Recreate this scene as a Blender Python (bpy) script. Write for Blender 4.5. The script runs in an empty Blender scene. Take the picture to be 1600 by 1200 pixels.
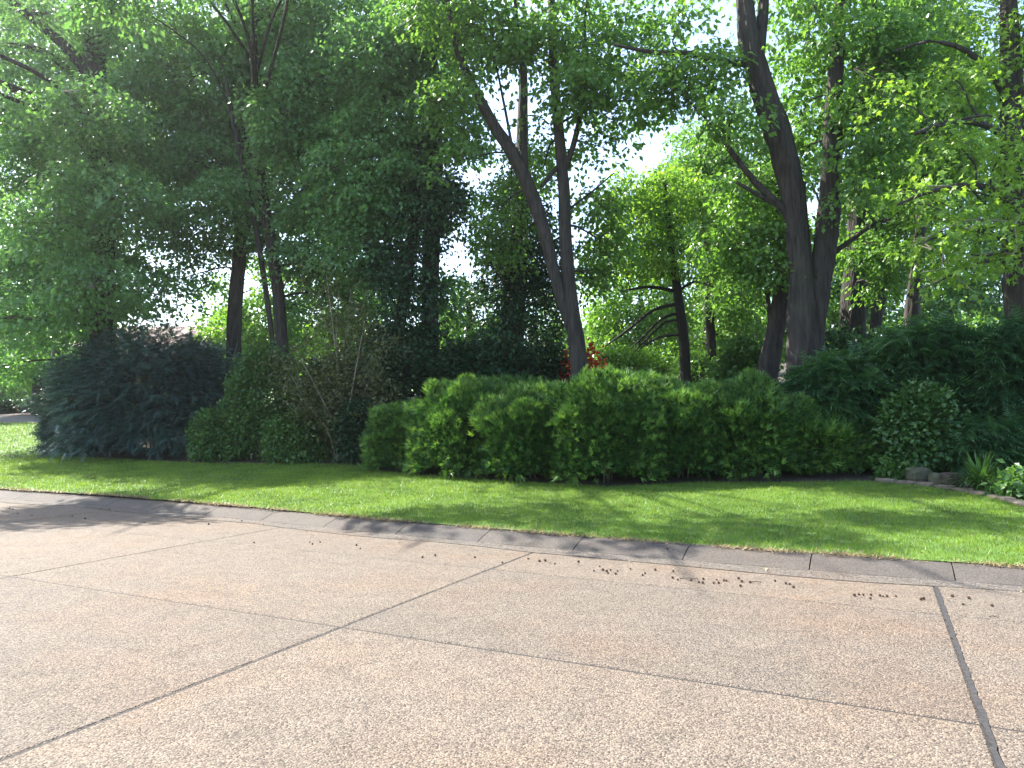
import bpy, math, random
import numpy as np
from mathutils import Vector, Matrix

# ------------------------------------------------------------------ camera, sky, sun, exposure
scene = bpy.context.scene
FPX, CAM_H, HORIZON = 1164.0, 1.55, 655.0            # focal length and horizon in pixels of the 1600 px wide photograph
PITCH = math.atan((HORIZON - 600) / FPX)
cam_data = bpy.data.cameras.new('camera')
cam_data.sensor_width = 36.0
cam_data.lens = 36.0 * FPX / 1600
cam_data.clip_end = 2000
cam = bpy.data.objects.new('camera', cam_data)
scene.collection.objects.link(cam)
cam.location = (0, 0, CAM_H)
cam.rotation_euler = (math.radians(90) + PITCH, 0, 0)
scene.camera = cam

SUN_AZ, SUN_EL = math.radians(-56), math.radians(49)  # azimuth from +Y, negative = to the left
sun_dir = Vector((math.sin(SUN_AZ) * math.cos(SUN_EL), math.cos(SUN_AZ) * math.cos(SUN_EL), math.sin(SUN_EL)))
world = bpy.data.worlds.new('World')
scene.world = world
world.use_nodes = True
wn = world.node_tree.nodes
sky = wn.new('ShaderNodeTexSky')
sky.sky_type = 'NISHITA'
sky.sun_disc = False
sky.sun_elevation = SUN_EL
sky.sun_rotation = SUN_AZ
sky.dust_density = 1.5
world.node_tree.links.new(sky.outputs[0], wn['Background'].inputs[0])
wn['Background'].inputs[1].default_value = 0.135
sl = bpy.data.lights.new('sun', 'SUN')
sl.energy = 4.8
sl.angle = math.radians(0.53)
sl.color = (1.0, 0.95, 0.86)
sun = bpy.data.objects.new('sun', sl)
sun.rotation_euler = sun_dir.to_track_quat('Z', 'Y').to_euler()
scene.collection.objects.link(sun)
vs = scene.view_settings
vs.view_transform = 'Standard'
vs.look = 'None'
vs.exposure = 1.97
vs.gamma = 1.0
vs.use_curve_mapping = False
cy = scene.cycles
cy.volume_bounces = 0
cy.max_bounces = 12
cy.diffuse_bounces = 8
cy.glossy_bounces = 2
cy.transmission_bounces = 8
cy.transparent_max_bounces = 4
cy.use_denoising = True
cy.caustics_reflective = cy.caustics_refractive = False

# ------------------------------------------------------------------ helpers
rng = np.random.default_rng(7)
random.seed(7)
COL = scene.collection
UD = np.array([-0.89912, 0.43769])                   # along the road, away to the left
ND = np.array([0.43769, 0.89912])                    # across the road, away from the camera


def ray(u, v):
    x = (u - 800) / FPX
    y = (600 - v) / FPX
    return np.array([x, math.cos(PITCH) - y * math.sin(PITCH), math.sin(PITCH) + y * math.cos(PITCH)])


def P(u, v, Y):
    """the point seen at pixel (u, v) standing Y metres ahead"""
    d = ray(u, v)
    return d * (Y / d[1]) + np.array([0, 0, CAM_H])


def st2xy(s, t):
    s = np.asarray(s, float)
    t = np.asarray(t, float)
    return s * UD[0] + t * ND[0], s * UD[1] + t * ND[1]


def grass_edge(s):
    return np.interp(s, [-30, -1.3, -.2, 1.1, 2.5, 4.2, 6.4, 9, 12.5, 16, 40], [8.85, 8.83, 8.76, 8.72, 8.72, 8.78, 8.88, 9.1, 9.28, 9.2, 9.2])


def kerb_foot(s):
    return grass_edge(s) - 0.47


def bed_edge(s):
    return np.interp(s, [-12, -6, -3, -1.89, -.78, .2, 2.93, 4.31, 7.2, 9.78, 11.44, 16.1, 22.2, 22.8, 60],
                     [10.2, 10.5, 11.6, 12.85, 14.2, 14.45, 13.75, 12.77, 13.04, 13.63, 14.5, 13.94, 14.3, 21.5, 21.5])


def zt(t):
    return np.interp(t, [-200, 8.35, 8.75, 14, 31, 60, 75, 400], [-0.06, -0.06, .103, .4, 2.6, 6.0, 7.0, 7.0])


def zxy(x, y):
    return zt(np.asarray(x) * ND[0] + np.asarray(y) * ND[1])


def on_ground(u, v):
    d = ray(u, v)
    for k in np.arange(2, 90, .01):
        q = d * k
        if q[2] + CAM_H <= max(0, float(zxy(q[0], q[1]))):
            break
    return np.array([q[0], q[1], q[2] + CAM_H])


def new_obj(name, data, parent=None, **props):
    o = bpy.data.objects.new(name, data)
    COL.objects.link(o)
    if parent is not None:
        o.parent = parent
        o.matrix_parent_inverse = parent_inverse(parent)
    for k, v in props.items():
        o[k] = v
    return o


def parent_inverse(p):
    """parts are modelled in world coordinates under an unrotated thing"""
    return Matrix.Translation(-Vector(p.location)) if p.parent is None else Matrix.Identity(4)


def thing(name, label, category, loc, group=None):
    o = bpy.data.objects.new(name, None)
    COL.objects.link(o)
    o.location = [float(c) for c in loc]
    o.empty_display_size = 0.2
    o['label'] = label
    o['category'] = category
    if group:
        o['group'] = group
    return o


def tag(o, label, category, group=None):
    o['label'] = label
    o['category'] = category
    if group:
        o['group'] = group
    return o


def np_mesh(name, verts, faces, mat, tint=None, smooth=False):
    verts = np.asarray(verts, np.float32).reshape(-1, 3)
    faces = np.asarray(faces, np.int32)
    me = bpy.data.meshes.new(name)
    k = faces.shape[1]
    me.vertices.add(len(verts))
    me.vertices.foreach_set('co', verts.ravel())
    me.loops.add(faces.size)
    me.loops.foreach_set('vertex_index', faces.ravel())
    me.polygons.add(len(faces))
    me.polygons.foreach_set('loop_start', np.arange(0, faces.size, k, dtype=np.int32))
    me.polygons.foreach_set('use_smooth', np.full(len(faces), smooth))
    if tint is not None:
        a = me.attributes.new('tint', 'FLOAT', 'FACE')
        a.data.foreach_set('value', np.asarray(tint, np.float32))
    me.update(calc_edges=True)
    me.materials.append(mat)
    return me


def unit(a):
    return a / np.maximum(np.linalg.norm(a, axis=-1, keepdims=True), 1e-9)


def frames(axis, normal):
    a = unit(axis)
    b = unit(np.cross(normal, a))
    c = np.cross(a, b)
    return np.stack([a, b, c], 1)                    # rows: local x, y, z


def scatter(tv, tf, pos, fr, size):
    """copies of a small template at pos, turned by fr, joined into arrays"""
    n, m = len(pos), len(tv)
    v = np.einsum('mk,nkj->nmj', tv, fr) * np.asarray(size)[:, None, None] + pos[:, None, :]
    f = tf[None] + (np.arange(n) * m)[:, None, None]
    return v.reshape(-1, 3), f.reshape(-1, tf.shape[1])


def merge(parts):
    vs_, fs_, off = [], [], 0
    for v, f in parts:
        vs_.append(v)
        fs_.append(f + off)
        off += len(v)
    return np.concatenate(vs_), np.concatenate(fs_)


def smooth_path(pts, step):
    pts = np.asarray(pts, float)
    q = np.vstack([2 * pts[0] - pts[1], pts, 2 * pts[-1] - pts[-2]])
    out = []
    for i in range(1, len(q) - 2):
        n = max(2, int(np.linalg.norm(q[i + 1, :3] - q[i, :3]) / step))
        for k in range(n):
            t = k / n
            out.append(.5 * ((2 * q[i]) + (-q[i - 1] + q[i + 1]) * t + (2 * q[i - 1] - 5 * q[i] + 4 * q[i + 1] - q[i + 2]) * t * t + (-q[i - 1] + 3 * q[i] - 3 * q[i + 1] + q[i + 2]) * t ** 3))
    out.append(pts[-1])
    return np.array(out)


def tube(path, sides=8, rough=0.0, r=rng):
    """path rows x, y, z, radius -> verts and quads (end cap left as a tiny ring)"""
    p = path[:, :3]
    tan = unit(np.gradient(p, axis=0))
    ref = np.where(np.abs(tan[:, 2:3]) > .8, np.array([[1., 0, 0]]), np.array([[0, 0, 1.]]))
    if len(p) > 2:
        ref = np.tile(ref[:1], (len(p), 1))
    b = unit(np.cross(tan, ref))
    c = np.cross(tan, b)
    ang = np.linspace(0, 2 * np.pi, sides, endpoint=False)
    ridge = 1 + rough * r.normal(0, 1, sides)[None, :] + rough * .6 * r.normal(0, 1, (len(p), sides))
    rad = path[:, 3:4] * ridge
    v = p[:, None, :] + rad[..., None] * (np.cos(ang)[None, :, None] * b[:, None, :] + np.sin(ang)[None, :, None] * c[:, None, :])
    n = len(p)
    v = np.concatenate([v.reshape(-1, 3), p[-1:] + tan[-1:] * path[-1, 3] * .3])
    f = []
    for i in range(n - 1):
        for k in range(sides):
            k2 = (k + 1) % sides
            f.append((i * sides + k, i * sides + k2, (i + 1) * sides + k2, (i + 1) * sides + k))
    for k in range(0, sides, 2):
        f.append(((n - 1) * sides + k, (n - 1) * sides + (k + 1) % sides, (n - 1) * sides + (k + 2) % sides, n * sides))
    return v, np.array(f, np.int32)


# ------------------------------------------------------------------ materials
def mat_base(name):
    m = bpy.data.materials.new(name)
    m.use_nodes = True
    nt = m.node_tree
    for n in list(nt.nodes):
        nt.nodes.remove(n)
    out = nt.nodes.new('ShaderNodeOutputMaterial')
    return m, nt, out


def N(nt, typ, **kw):
    n = nt.nodes.new(typ)
    for k, v in kw.items():
        if k in n.inputs.keys():
            n.inputs[k].default_value = v
        else:
            setattr(n, k, v)
    return n


def ramp(nt, stops):
    n = nt.nodes.new('ShaderNodeValToRGB')
    e = n.color_ramp.elements
    while len(e) < len(stops):
        e.new(.5)
    for i, (p, c) in enumerate(stops):
        e[i].position = p
        e[i].color = (*c, 1)
    return n


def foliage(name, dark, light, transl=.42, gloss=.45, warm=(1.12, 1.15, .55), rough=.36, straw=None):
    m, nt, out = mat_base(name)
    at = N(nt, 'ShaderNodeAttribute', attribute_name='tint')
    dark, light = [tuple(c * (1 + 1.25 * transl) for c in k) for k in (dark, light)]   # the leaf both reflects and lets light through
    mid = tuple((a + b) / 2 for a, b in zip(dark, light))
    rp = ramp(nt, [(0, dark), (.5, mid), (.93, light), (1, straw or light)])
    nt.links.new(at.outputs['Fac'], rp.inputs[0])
    pr = N(nt, 'ShaderNodeBsdfPrincipled', Roughness=rough)
    pr.inputs['Specular IOR Level'].default_value = gloss
    tr = N(nt, 'ShaderNodeBsdfTranslucent')
    mul = N(nt, 'ShaderNodeMix', data_type='RGBA', blend_type='MULTIPLY')
    mul.inputs[0].default_value = 1
    mul.inputs[7].default_value = (*warm, 1)
    nt.links.new(rp.outputs[0], mul.inputs[6])
    nt.links.new(mul.outputs[2], tr.inputs[0])
    nt.links.new(rp.outputs[0], pr.inputs['Base Color'])
    mx = N(nt, 'ShaderNodeMixShader')
    mx.inputs[0].default_value = transl
    nt.links.new(pr.outputs[0], mx.inputs[1])
    nt.links.new(tr.outputs[0], mx.inputs[2])
    nt.links.new(mx.outputs[0], out.inputs[0])
    return m


def bark(name, c1, c2, scale=1.0):
    m, nt, out = mat_base(name)
    tc = N(nt, 'ShaderNodeTexCoord')
    mp = N(nt, 'ShaderNodeMapping')
    mp.inputs['Scale'].default_value = (16 * scale, 16 * scale, 2.2 * scale)
    nt.links.new(tc.outputs['Object'], mp.inputs[0])
    n1 = N(nt, 'ShaderNodeTexNoise', Scale=1.6, Detail=7.0, Roughness=.65)
    nt.links.new(mp.outputs[0], n1.inputs[0])
    n2 = N(nt, 'ShaderNodeTexNoise', Scale=1.1, Detail=3.0)
    nt.links.new(tc.outputs['Object'], n2.inputs[0])
    vo = N(nt, 'ShaderNodeTexVoronoi', Scale=1.0, feature='DISTANCE_TO_EDGE')
    nt.links.new(mp.outputs[0], vo.inputs[0])
    rp = ramp(nt, [(.3, c1), (.7, c2)])
    nt.links.new(n1.outputs[0], rp.inputs[0])
    moss = N(nt, 'ShaderNodeMix', data_type='RGBA')
    moss.inputs[7].default_value = (.045, .05, .028, 1)
    mr = ramp(nt, [(.55, (0, 0, 0)), (.75, (.5, .5, .5))])
    nt.links.new(n2.outputs[0], mr.inputs[0])
    nt.links.new(mr.outputs[0], moss.inputs[0])
    nt.links.new(rp.outputs[0], moss.inputs[6])
    pr = N(nt, 'ShaderNodeBsdfPrincipled', Roughness=.9)
    nt.links.new(moss.outputs[2], pr.inputs['Base Color'])
    ad = N(nt, 'ShaderNodeMath', operation='MULTIPLY')
    nt.links.new(n1.outputs[0], ad.inputs[0])
    nt.links.new(vo.outputs[0], ad.inputs[1])
    bp = N(nt, 'ShaderNodeBump', Strength=1.0, Distance=.10)
    nt.links.new(ad.outputs[0], bp.inputs['Height'])
    nt.links.new(bp.outputs[0], pr.inputs['Normal'])
    nt.links.new(pr.outputs[0], out.inputs[0])
    return m


def simple(name, c1, c2, scale=8.0, rough=.85, bump=.3, dist=.02, detail=6.0):
    m, nt, out = mat_base(name)
    tc = N(nt, 'ShaderNodeTexCoord')
    n1 = N(nt, 'ShaderNodeTexNoise', Scale=scale, Detail=detail, Roughness=.65)
    nt.links.new(tc.outputs['Object'], n1.inputs[0])
    rp = ramp(nt, [(.32, c1), (.68, c2)])
    nt.links.new(n1.outputs[0], rp.inputs[0])
    pr = N(nt, 'ShaderNodeBsdfPrincipled', Roughness=rough)
    nt.links.new(rp.outputs[0], pr.inputs['Base Color'])
    bp = N(nt, 'ShaderNodeBump', Strength=bump, Distance=dist)
    nt.links.new(n1.outputs[0], bp.inputs['Height'])
    nt.links.new(bp.outputs[0], pr.inputs['Normal'])
    nt.links.new(pr.outputs[0], out.inputs[0])
    return m


def concrete(name, tone, speckle=1.0, pebble=98.0):
    """exposed aggregate: pale pebbles in a darker matrix, broad pinkish and buff drifts, stains"""
    m, nt, out = mat_base(name)
    tc = N(nt, 'ShaderNodeTexCoord')
    geo = N(nt, 'ShaderNodeNewGeometry')
    vo = N(nt, 'ShaderNodeTexVoronoi', Scale=pebble, Randomness=1.0)
    nt.links.new(geo.outputs['Position'], vo.inputs[0])
    fine = N(nt, 'ShaderNodeTexNoise', Scale=pebble * .75, Detail=3.0, Roughness=.7)
    nt.links.new(geo.outputs['Position'], fine.inputs[0])
    broad = N(nt, 'ShaderNodeTexNoise', Scale=.55, Detail=4.0, Roughness=.6)
    nt.links.new(geo.outputs['Position'], broad.inputs[0])
    mid = N(nt, 'ShaderNodeTexNoise', Scale=3.5, Detail=5.0, Roughness=.7)
    nt.links.new(geo.outputs['Position'], mid.inputs[0])
    drift = ramp(nt, [(.35, (tone[0] * .97, tone[1] * .99, tone[2] * 1.02)), (.5, tone), (.65, (tone[0] * 1.07, tone[1] * .98, tone[2] * .92))])
    nt.links.new(broad.outputs[0], drift.inputs[0])
    peb = ramp(nt, [(.0, (.36, .34, .34)), (.32, (.80, .79, .77)), (.68, (1.12, 1.1, 1.06)), (1, (1.6, 1.55, 1.48))])
    sep = N(nt, 'ShaderNodeSeparateColor')
    nt.links.new(vo.outputs['Color'], sep.inputs[0])
    nt.links.new(sep.outputs[0], peb.inputs[0])
    fr = ramp(nt, [(.3, (.62, .61, .6)), (.5, (1, 1, 1)), (.7, (1.18, 1.17, 1.15))])
    nt.links.new(fine.outputs[0], fr.inputs[0])
    mr = ramp(nt, [(.3, (.84, .84, .85)), (.6, (1.04, 1.04, 1.03))])
    nt.links.new(mid.outputs[0], mr.inputs[0])
    oi = N(nt, 'ShaderNodeObjectInfo')
    tone_r = ramp(nt, [(0, (.90, .91, .93)), (1, (1.06, 1.04, 1.02))])
    nt.links.new(oi.outputs['Random'], tone_r.inputs[0])
    dp = N(nt, 'ShaderNodeVectorMath', operation='DOT_PRODUCT')
    dp.inputs[1].default_value = (ND[0] / 8, ND[1] / 8, 0)
    nt.links.new(geo.outputs['Position'], dp.inputs[0])
    wheel = ramp(nt, [(.30, (1, 1, 1)), (.36, (.90, .90, .90)), (.42, (1, 1, 1)), (.52, (1.0, 1.0, 1.0)), (.60, (.91, .91, .91)), (.68, (1, 1, 1))])
    nt.links.new(dp.outputs['Value'], wheel.inputs[0])
    sp = N(nt, 'ShaderNodeTexNoise', Scale=1.7, Detail=2.0)
    nt.links.new(geo.outputs['Position'], sp.inputs[0])
    spots = ramp(nt, [(.70, (1, 1, 1)), (.77, (.78, .77, .76))])
    nt.links.new(sp.outputs[0], spots.inputs[0])
    last = drift.outputs[0]
    for nd, fac in ((peb, speckle * .95), (fr, speckle), (mr, 1.0), (tone_r, 1.0), (wheel, .5), (spots, .8)):
        mu = N(nt, 'ShaderNodeMix', data_type='RGBA', blend_type='MULTIPLY')
        mu.inputs[0].default_value = fac
        nt.links.new(last, mu.inputs[6])
        nt.links.new(nd.outputs[0], mu.inputs[7])
        last = mu.outputs[2]
    pr = N(nt, 'ShaderNodeBsdfPrincipled', Roughness=.82)
    pr.inputs['Specular IOR Level'].default_value = .3
    nt.links.new(last, pr.inputs['Base Color'])
    ad = N(nt, 'ShaderNodeMath', operation='SUBTRACT')
    nt.links.new(fine.outputs[0], ad.inputs[0])
    nt.links.new(vo.outputs['Distance'], ad.inputs[1])
    bp = N(nt, 'ShaderNodeBump', Strength=.8 * speckle, Distance=.008)
    nt.links.new(ad.outputs[0], bp.inputs['Height'])
    nt.links.new(bp.outputs[0], pr.inputs['Normal'])
    nt.links.new(pr.outputs[0], out.inputs[0])
    return m


M = {}
M['slab'] = concrete('exposed_aggregate_concrete', (.140, .116, .094))
M['gutter'] = concrete('worn_gutter_concrete', (.112, .100, .088), 1.25, 70)
M['kerb'] = concrete('kerb_concrete', (.082, .072, .064), .6)
M['sealant'] = simple('joint_sealant', (.014, .013, .014), (.04, .037, .036), 30)
M['subbase'] = simple('joint_dirt', (.010, .009, .008), (.03, .026, .022), 25)
M['soil'] = simple('mulch_and_litter', (.018, .013, .010), (.07, .05, .035), 22, bump=.8, dist=.03)
M['lawn'] = simple('turf', (.045, .10, .016), (.085, .17, .028), 4.0, bump=.5)
M['grass'] = foliage('grass_blade', (.048, .092, .014), (.140, .212, .028), .45, .2, straw=(.26, .23, .10))
M['dry'] = foliage('dry_thatch', (.16, .12, .07), (.30, .24, .14), .2, .1, (1, 1, 1))
M['drive'] = simple('driveway_asphalt', (.045, .042, .04), (.08, .075, .07), 30)
M['maple'] = foliage('maple_leaf', (.036, .094, .022), (.130, .240, .050), .52)
M['maple_blue'] = foliage('shade_tree_leaf', (.044, .110, .044), (.138, .260, .096), .5)  # bluish glare veil put into the leaf colour
M['maple_bright'] = foliage('sunlit_maple_leaf', (.070, .145, .020), (.18, .29, .045), .55)  # brightness of sunlit, glowing leaves put into the colour
M['far_bright'] = foliage('sunny_tree_leaf', (.055, .125, .018), (.14, .25, .035), .5)
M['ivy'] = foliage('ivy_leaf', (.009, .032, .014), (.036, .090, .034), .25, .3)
M['yew'] = foliage('yew_needle', (.022, .070, .019), (.160, .275, .058), .36, .35)
M['dark_yew'] = foliage('dark_hemlock_needle', (.020, .050, .046), (.105, .170, .150), .33, .5)  # green needles; bluish cast of shade and veil put into the colour
M['hemlock'] = foliage('hemlock_needle', (.024, .070, .026), (.075, .16, .055), .4, .4)
M['shrub'] = foliage('shrub_leaf', (.028, .076, .020), (.100, .185, .042), .42, .4)
M['bronze'] = foliage('bronze_shrub_leaf', (.040, .050, .022), (.11, .12, .05), .35, .3)
M['red'] = foliage('red_maple_leaf', (.20, .02, .012), (.42, .06, .03), .4, .3, (1.2, .5, .4))
M['strap'] = foliage('strap_leaf', (.030, .075, .020), (.075, .16, .035), .3, .55)
M['bark'] = bark('grey_brown_bark', (.008, .0065, .005), (.068, .056, .045), .55)
M['bark_dark'] = bark('dark_bark', (.010, .008, .0065), (.036, .029, .023))
M['twig'] = simple('twig_bark', (.05, .038, .03), (.13, .105, .08), 20)
M['pale_twig'] = simple('pale_twig_bark', (.20, .16, .12), (.38, .32, .25), 20)
M['fresh_wood'] = simple('split_wood', (.22, .13, .07), (.38, .24, .13), 14)
M['stone'] = simple('tan_edging_stone', (.09, .073, .055), (.20, .16, .12), 9)
M['mossy'] = simple('mossy_rock', (.035, .045, .02), (.085, .08, .05), 7, bump=.7, dist=.04)
M['greyrock'] = simple('pale_grey_rock', (.20, .20, .20), (.36, .36, .35), 7)
M['seed'] = simple('seed_ball', (.035, .018, .012), (.10, .05, .03), 60)
M['wall'] = simple('house_siding', (.45, .40, .35), (.52, .47, .42), 3)
M['roof'] = simple('roof_shingle', (.20, .14, .12), (.30, .22, .19), 6)
M['glass'] = simple('window_glass', (.03, .04, .05), (.06, .07, .08), 2, rough=.1, bump=0)
M['trim'] = simple('white_trim', (.7, .7, .68), (.8, .8, .78), 4)

# ------------------------------------------------------------------ ground, lawn, road, kerb
def st_sheet(name, s_vals, t_lo, t_hi, nt_, mat, lift, zf=zt):
    s = np.asarray(s_vals, float)
    w = np.linspace(0, 1, nt_)
    S = np.repeat(s, nt_)
    T = (t_lo(s)[:, None] * (1 - w) + t_hi(s)[:, None] * w).ravel()
    x, y = st2xy(S, T)
    v = np.stack([x, y, zf(T) + lift], 1)
    i = np.arange(len(s) - 1)[:, None] * nt_ + np.arange(nt_ - 1)[None]
    i = i.ravel()
    f = np.stack([i, i + 1, i + nt_ + 1, i + nt_], 1)
    me = np_mesh(name, v, f, mat, smooth=True)
    return me


const = lambda c: (lambda s: np.full(len(s), float(c)))
ts = np.concatenate([[-400, -100, -40], np.linspace(-20, 8, 8), np.linspace(8.3, 9.4, 12), np.linspace(9.8, 80, 90), [120, 400]])
ss = np.concatenate([[-400, -100, -50], np.linspace(-30, 70, 60), [100, 200, 400]])
TT, SS = np.meshgrid(ts, ss)
gx, gy = st2xy(SS.ravel(), TT.ravel())
gz = np.where(TT.ravel() < grass_edge(SS.ravel()) + .03, -.06, zt(TT.ravel()))
i = (np.arange(len(ss) - 1)[:, None] * len(ts) + np.arange(len(ts) - 1)[None]).ravel()
gf = np.stack([i, i + 1, i + len(ts) + 1, i + len(ts)], 1)
new_obj('ground', np_mesh('ground', np.stack([gx, gy, gz], 1), gf, M['soil'], smooth=True), kind='structure')

s_l = np.unique(np.concatenate([np.linspace(-12, 24, 200), np.linspace(24, 60, 40)]))
new_obj('lawn', st_sheet('lawn', s_l, lambda s: grass_edge(s) - .02, bed_edge, 24, M['lawn'], .010), kind='structure')
s_f = np.linspace(22.8, 60, 40)
new_obj('driveway', st_sheet('driveway', s_f, const(21.5), const(24.0), 6, M['drive'], .014), kind='structure')
new_obj('far_lawn', st_sheet('far_lawn', s_f, const(27.5), const(40), 14, M['lawn'], .012), kind='structure')

# grass blades
def grass_blades():
    tv = np.array([[0, -.5, 0], [0, .5, 0], [.15, 0, 1.0]])
    tf = np.array([[0, 1, 2]])
    chunks = []
    for (s0, s1, dens, w, h) in ((-4, 6, 2600, .0085, .060), (6, 12, 2200, .010, .062), (12, 22.8, 1100, .014, .066), (22.8, 40, 180, .03, .09)):
        s = rng.uniform(s0, s1, int((s1 - s0) * 6.5 * dens * (2 if s0 > 20 else 1)))
        lo, hi = grass_edge(s) - .05, bed_edge(s)
        t = rng.uniform(8.5, 21.5 if s0 > 20 else 15.0, len(s))
        k = (t > lo + .05 * np.sin(s * 3.1) * np.sin(s * 1.7 + 1) - .02 * np.sin(s * 11) + rng.exponential(.03, len(s))) & (t < hi + rng.normal(0, .04, len(s)))
        chunks.append((s[k], t[k], np.full(k.sum(), w), np.full(k.sum(), h)))
    s, t, w, h = [np.concatenate(c) for c in zip(*chunks)]
    x, y = st2xy(s, t)
    pos = np.stack([x, y, zt(t) + .004], 1)
    n = len(pos)
    ang = rng.uniform(0, 2 * np.pi, n)
    ln = rng.normal(0, .8, (n, 2))
    up = unit(np.stack([ln[:, 0], ln[:, 1], np.ones(n)], 1))
    sd = unit(np.stack([np.cos(ang), np.sin(ang), np.zeros(n)], 1))
    hh = h * rng.uniform(.55, 1.25, n) * np.where(rng.uniform(0, 1, n) < .03, 1.7, 1)
    v = np.empty((n, 3, 3))
    v[:, 0] = pos - sd * (w / 2)[:, None]
    v[:, 1] = pos + sd * (w / 2)[:, None]
    v[:, 2] = pos + up * hh[:, None]
    patch = .5 + .25 * np.sin(x * 1.7 + 2 * np.sin(y * .9)) * np.sin(y * 2.3 + x * .6)
    tint = np.clip(patch * .7 + .3 * np.sin(x * 5.1 + 3 * np.sin(y * 3.3)) * np.sin(y * 6.1) + rng.uniform(-.1, .5, n), 0, .92)
    tint[rng.uniform(0, 1, n) < .05 + .05 * (np.sin(x * 2.9) * np.sin(y * 2.1) > .5)] = 1.0
    o = new_obj('grass', np_mesh('grass', v, np.arange(n * 3).reshape(-1, 3), M['grass'], tint), kind='stuff')
    tag(o, 'mown green grass of the lawn between the kerb and the shrub beds', 'grass')
    # dry thatch along the kerb
    n = 17000
    s = rng.uniform(-4, 24, n)
    t = grass_edge(s) + rng.normal(-.03, .045, n) + .03 * np.sin(s * 3.7) * np.sin(s * 1.3)
    keep = np.sin(s * 2.1) + np.sin(s * 5.3 + 1) + rng.normal(0, 1, n) > -.4
    s, t = s[keep], t[keep]
    n = len(s)
    x, y = st2xy(s, t)
    pos = np.stack([x, y, np.maximum(zt(t), .10) + .010], 1)
    ang = rng.uniform(0, 2 * np.pi, n)
    dr = np.stack([np.cos(ang), np.sin(ang), rng.uniform(0, .7, n)], 1)
    sd = np.stack([-np.sin(ang), np.cos(ang), np.zeros(n)], 1)
    L = rng.uniform(.03, .09, n)[:, None]
    v = np.stack([pos - sd * .005, pos + sd * .005, pos + dr * L], 1)
    o = new_obj('dry_grass', np_mesh('dry_grass', v, np.arange(n * 3).reshape(-1, 3), M['dry'], rng.uniform(0, 1, n)), kind='stuff')
    tag(o, 'dry straw coloured grass clippings along the edge of the kerb', 'grass')


grass_blades()


def bm_box_slab(name, s0, s1, t0, t1, mat, z=0.0, th=.12, bev=.012, wob=.0):
    """slab with a small chamfer, drawn in road coordinates"""
    loops = []
    for (ins, zz) in ((0, z - th), (0, z - bev * .6), (bev, z)):
        pts = []
        for (a, b) in ((s0 + ins, t0 + ins), (s1 - ins, t0 + ins), (s1 - ins, t1 - ins), (s0 + ins, t1 - ins)):
            x, y = st2xy(a, b)
            pts.append((float(x), float(y), zz))
        loops.append(pts)
    v = [p for l in loops for p in l]
    f = [[k, (k + 1) % 4, 4 + (k + 1) % 4, 4 + k] for k in range(4)] + [[4 + k, 4 + (k + 1) % 4, 8 + (k + 1) % 4, 8 + k] for k in range(4)] + [[8, 9, 10, 11]]
    f = [g[::-1] for g in f]
    return np_mesh(name, v, np.array(f), mat)


road = new_obj('road', st_sheet('road', np.array([-90., 120.]), const(-3.5), const(8.9), 2, M['subbase'], 0, lambda t: np.full_like(np.asarray(t, float), -.005)), kind='structure')
SP, S0 = 4.083, -.47
tb = [-3.4, .9, 4.52, 6.90, 9.0]
for k in range(-9, 22):
    a, b = S0 + k * SP, S0 + (k + 1) * SP
    for j in range(4):
        g = .007
        dz = rng.uniform(-.0015, .0015)
        ga = .014 if k == 0 else g
        gb = .014 if k == -1 else g
        new_obj('concrete_slab', bm_box_slab('concrete_slab', a + ga, b - gb, tb[j] + .008, tb[j + 1] - .008, M['slab'], dz), road)
# tar-like sealant squeezed into the wide joint
tt = np.arange(2.0, 8.35, .05)
wl = .013 + .009 * rng.normal(0, 1, len(tt)).cumsum() / np.sqrt(np.arange(1, len(tt) + 1)) * .5 + rng.normal(0, .004, len(tt))
wr = .014 + rng.normal(0, .005, len(tt))
wl = np.abs(wl) + .004
v = []
for t_, l_, r_ in zip(tt, wl, np.abs(wr)):
    for o_ in (-l_, r_):
        x, y = st2xy(S0 + o_, t_)
        v.append((float(x), float(y), .0035))
f = np.array([[2 * k, 2 * k + 1, 2 * k + 3, 2 * k + 2] for k in range(len(tt) - 1)])
new_obj('joint_sealant', np_mesh('joint_sealant', v, f[:, ::-1], M['sealant']), road)
# worn gutter strip at the kerb foot
s_g = np.linspace(-20, 40, 240)
wob = .05 * np.interp(s_g, np.linspace(-20, 40, 90), rng.normal(0, 1, 90))
gut = st_sheet('gutter', s_g, lambda s: kerb_foot(s) - .30 + wob, lambda s: kerb_foot(s) + .02, 6, M['gutter'], .0, lambda t: np.full_like(np.asarray(t, float), .005))
new_obj('gutter', gut, road)

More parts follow.
